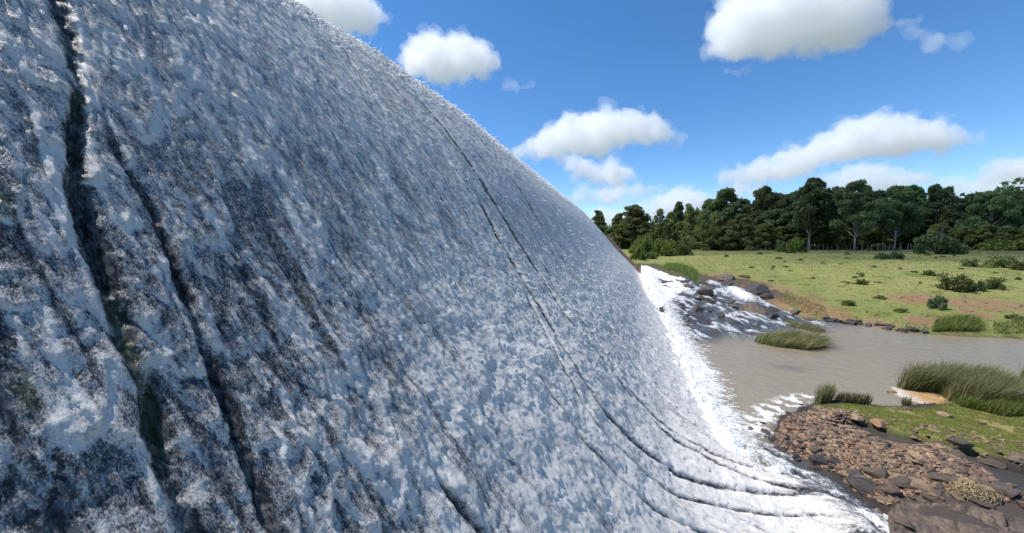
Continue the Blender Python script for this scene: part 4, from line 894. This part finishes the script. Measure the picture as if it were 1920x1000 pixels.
if CLOUDS:
    D = 2400
    cloud([(560, -30, 40), (600, -40, 66), (650, -45, 68), (690, 0, 66), (708, 20, 45)], D, 'white cloud cut by the top edge just above the dam crest', seed=1)
    cloud([(750, 96, 112), (775, 78, 140), (810, 68, 148), (850, 64, 148), (890, 72, 146), (915, 95, 136), (924, 115, 132)], D, 'compact white cloud right above the middle of the dam crest', seed=2)
    cloud([(948, 154, 166), (965, 152, 174), (985, 154, 175), (1004, 155, 162)], D, 'smallest wisp of cloud right of the compact cloud', 'wisp', 3, 2.0)
    cloud([(965, 276, 294), (1000, 255, 295), (1040, 232, 295), (1090, 208, 294), (1130, 204, 290), (1180, 212, 272), (1225, 222, 270), (1245, 245, 270)], D, 'long white cloud touching the middle of the dam slope', seed=4)
    cloud([(1225, 236, 268), (1260, 240, 272), (1288, 246, 262)], D * .99, 'thin tail of cloud trailing right of the long slope cloud', 'wisp', 5, 2.4)
    cloud([(1066, 296, 312), (1085, 298, 335), (1120, 305, 346), (1160, 300, 346), (1184, 312, 336)], D, 'ragged cloud just under the long slope cloud', seed=6)
    cloud([(1078, 358, 378), (1110, 350, 384), (1160, 345, 384), (1200, 343, 366), (1250, 342, 358)], D, 'flat cloud low beside the dam slope above the first trees', seed=7)
    cloud([(1200, 382, 398), (1225, 370, 410), (1265, 354, 415), (1300, 358, 410), (1328, 378, 400)], D, 'low cloud resting on the conifer tops', seed=8)
    cloud([(1118, 392, 425), (1140, 390, 430), (1165, 396, 430)], D, 'small cloud behind the lone slim tree', seed=9, vox=2.4)
    cloud([(1340, 48, 88), (1370, -5, 100), (1410, -40, 112), (1460, -55, 106), (1520, -55, 100), (1580, -50, 92), (1625, -20, 76), (1640, 20, 50)], D, 'biggest cloud, cut by the top edge of the picture', seed=10)
    cloud([(1312, 88, 100), (1330, 84, 104), (1345, 88, 98)], D, 'tiny shred at the left of the biggest cloud', 'wisp', 11, 2.0)
    cloud([(1362, 128, 136), (1385, 126, 142), (1405, 124, 138)], D, 'tiny shred under the biggest cloud', 'wisp', 12, 2.0)
    cloud([(1658, 42, 52), (1690, 34, 50), (1732, 24, 38)], D, 'thin slanting streak right of the biggest cloud', 'wisp', 13, 2.2)
    cloud([(1712, 50, 72), (1735, 48, 76), (1745, 70, 95), (1790, 66, 92), (1820, 70, 82)], D, 'faint ragged veil high at upper right', 'wisp', 14, 2.4)
    cloud([(1358, 325, 348), (1400, 304, 350), (1450, 292, 346), (1490, 278, 338), (1530, 262, 316), (1560, 240, 308), (1600, 222, 304), (1650, 211, 300), (1700, 218, 292), (1740, 226, 285), (1775, 240, 288), (1806, 262, 278)], D, 'long stepped cloud rising to the right above the trees', seed=15)
    cloud([(1752, 208, 216), (1770, 207, 220), (1790, 208, 220)], D, 'tiny puff at the upper right of the long stepped cloud', 'wisp', 16, 2.0)
    cloud([(1555, 330, 360), (1590, 316, 365), (1630, 307, 365), (1680, 318, 360), (1720, 320, 352), (1748, 328, 345)], D, 'rounded cloud behind the tallest tree tops', seed=17)
    cloud([(1775, 340, 368), (1810, 332, 375), (1850, 336, 375), (1900, 330, 378), (1960, 325, 378)], D, 'low cloud bank behind the trees at far right', seed=18)
    cloud([(1852, 308, 326), (1880, 298, 340), (1920, 294, 345), (1980, 290, 345)], D, 'cloud cut by the right edge above the low bank', seed=19)
    cloud([(1350, 355, 372), (1385, 346, 374), (1420, 352, 374)], D * 1.02, 'dim low cloud between the first high crowns', seed=20)
    cloud([(1822, 252, 264), (1840, 248, 270), (1852, 258, 268)], D, 'faint small puff alone right of the stepped cloud', 'wisp', 21, 2.0)

# ------------------------------------------------------------------ light, sky, camera
SUN_EL = R(60.5); SUN_AZ = math.atan2(-math.cos(R(-6)), math.sin(R(-6)))   # high, from over the crest, a little behind
sd = Vector((math.cos(SUN_EL) * math.sin(SUN_AZ), math.cos(SUN_EL) * math.cos(SUN_AZ), math.sin(SUN_EL)))
def shade_cloud(cx, cy, rx, ry, alt, seed):
    rr = random.Random(seed); c0 = Vector((cx, cy, 3)) + sd * (alt / sd.z); bm = bmesh.new()
    for k in range(70):
        a = rr.uniform(0, 6.283); q = math.sqrt(rr.random()); rad = rr.uniform(8, 17)
        bmesh.ops.create_icosphere(bm, subdivisions=2, radius=rad, matrix=Matrix.Translation((rx * q * math.cos(a), ry * q * math.sin(a), rr.uniform(-6, 10) * (1 - .5 * q))))
    me = bpy.data.meshes.new('cloud_puffs'); bm.to_mesh(me); bm.free(); o = bpy.data.objects.new('cloud', me); COL.objects.link(o)
    md = o.modifiers.new('r', 'REMESH'); md.mode = 'VOXEL'; md.voxel_size = 2.5; dg = bpy.context.evaluated_depsgraph_get(); me2 = bpy.data.meshes.new_from_object(o.evaluated_get(dg)); o.modifiers.clear(); o.data = me2; bpy.data.meshes.remove(me)
    for v in me2.vertices: v.co += v.normal * (mnoise.fractal(v.co / 16, .8, 2.1, 4) * 6)
    me2.materials.clear(); me2.materials.append(mat_cloud('cloud_vapour', .016)); o.location = c0; tag(o, 'unseen cloud added high over the dam to shade the right of the wood', 'cloud')
shade_cloud(58, 68, 40, 27, 700, 3)  # out-of-view cloud, added to cast shade over the right meadow and wood
l = bpy.data.lights.new('sun', 'SUN'); l.energy = 4.2; l.angle = R(.53); l.color = (1, .965, .91)
so = bpy.data.objects.new('sun', l); COL.objects.link(so); so.rotation_euler = sd.to_track_quat('Z', 'Y').to_euler(); so.location = (-20, 0, 60)
wd = bpy.data.worlds.new('World'); scene.world = wd; wd.use_nodes = True; nt = wd.node_tree; bg = nt.nodes['Background']
sk = nt.nodes.new('ShaderNodeTexSky'); sk.sky_type = 'NISHITA'; sk.sun_disc = False; sk.sun_elevation = SUN_EL; sk.sun_rotation = SUN_AZ; sk.air_density = .95; sk.dust_density = .1; sk.ozone_density = 1.0; sk.altitude = 1800
hs = nt.nodes.new('ShaderNodeHueSaturation'); hs.inputs['Saturation'].default_value = 1.27; nt.links.new(sk.outputs[0], hs.inputs['Color']); nt.links.new(hs.outputs[0], bg.inputs[0]); bg.inputs[1].default_value = .15
cam = bpy.data.cameras.new('camera'); co = bpy.data.objects.new('camera', cam); COL.objects.link(co); co.location = (0, 0, H); co.rotation_euler = (R(90) - PIT, 0, YAW)
cam.sensor_width = 36; cam.sensor_fit = 'HORIZONTAL'; cam.lens = 36 * F / 1920; cam.clip_start = .05; cam.clip_end = 60000; scene.camera = co
scene.view_settings.view_transform = 'Standard'; scene.view_settings.look = 'None'; scene.view_settings.exposure = .40; scene.view_settings.gamma = 1
cy = scene.cycles; cy.max_bounces = 80; cy.volume_bounces = 72; cy.diffuse_bounces = 3; cy.glossy_bounces = 3; cy.transmission_bounces = 3; cy.transparent_max_bounces = 8
cy.use_denoising = True; cy.sample_clamp_direct = 6; cy.sample_clamp_indirect = 4
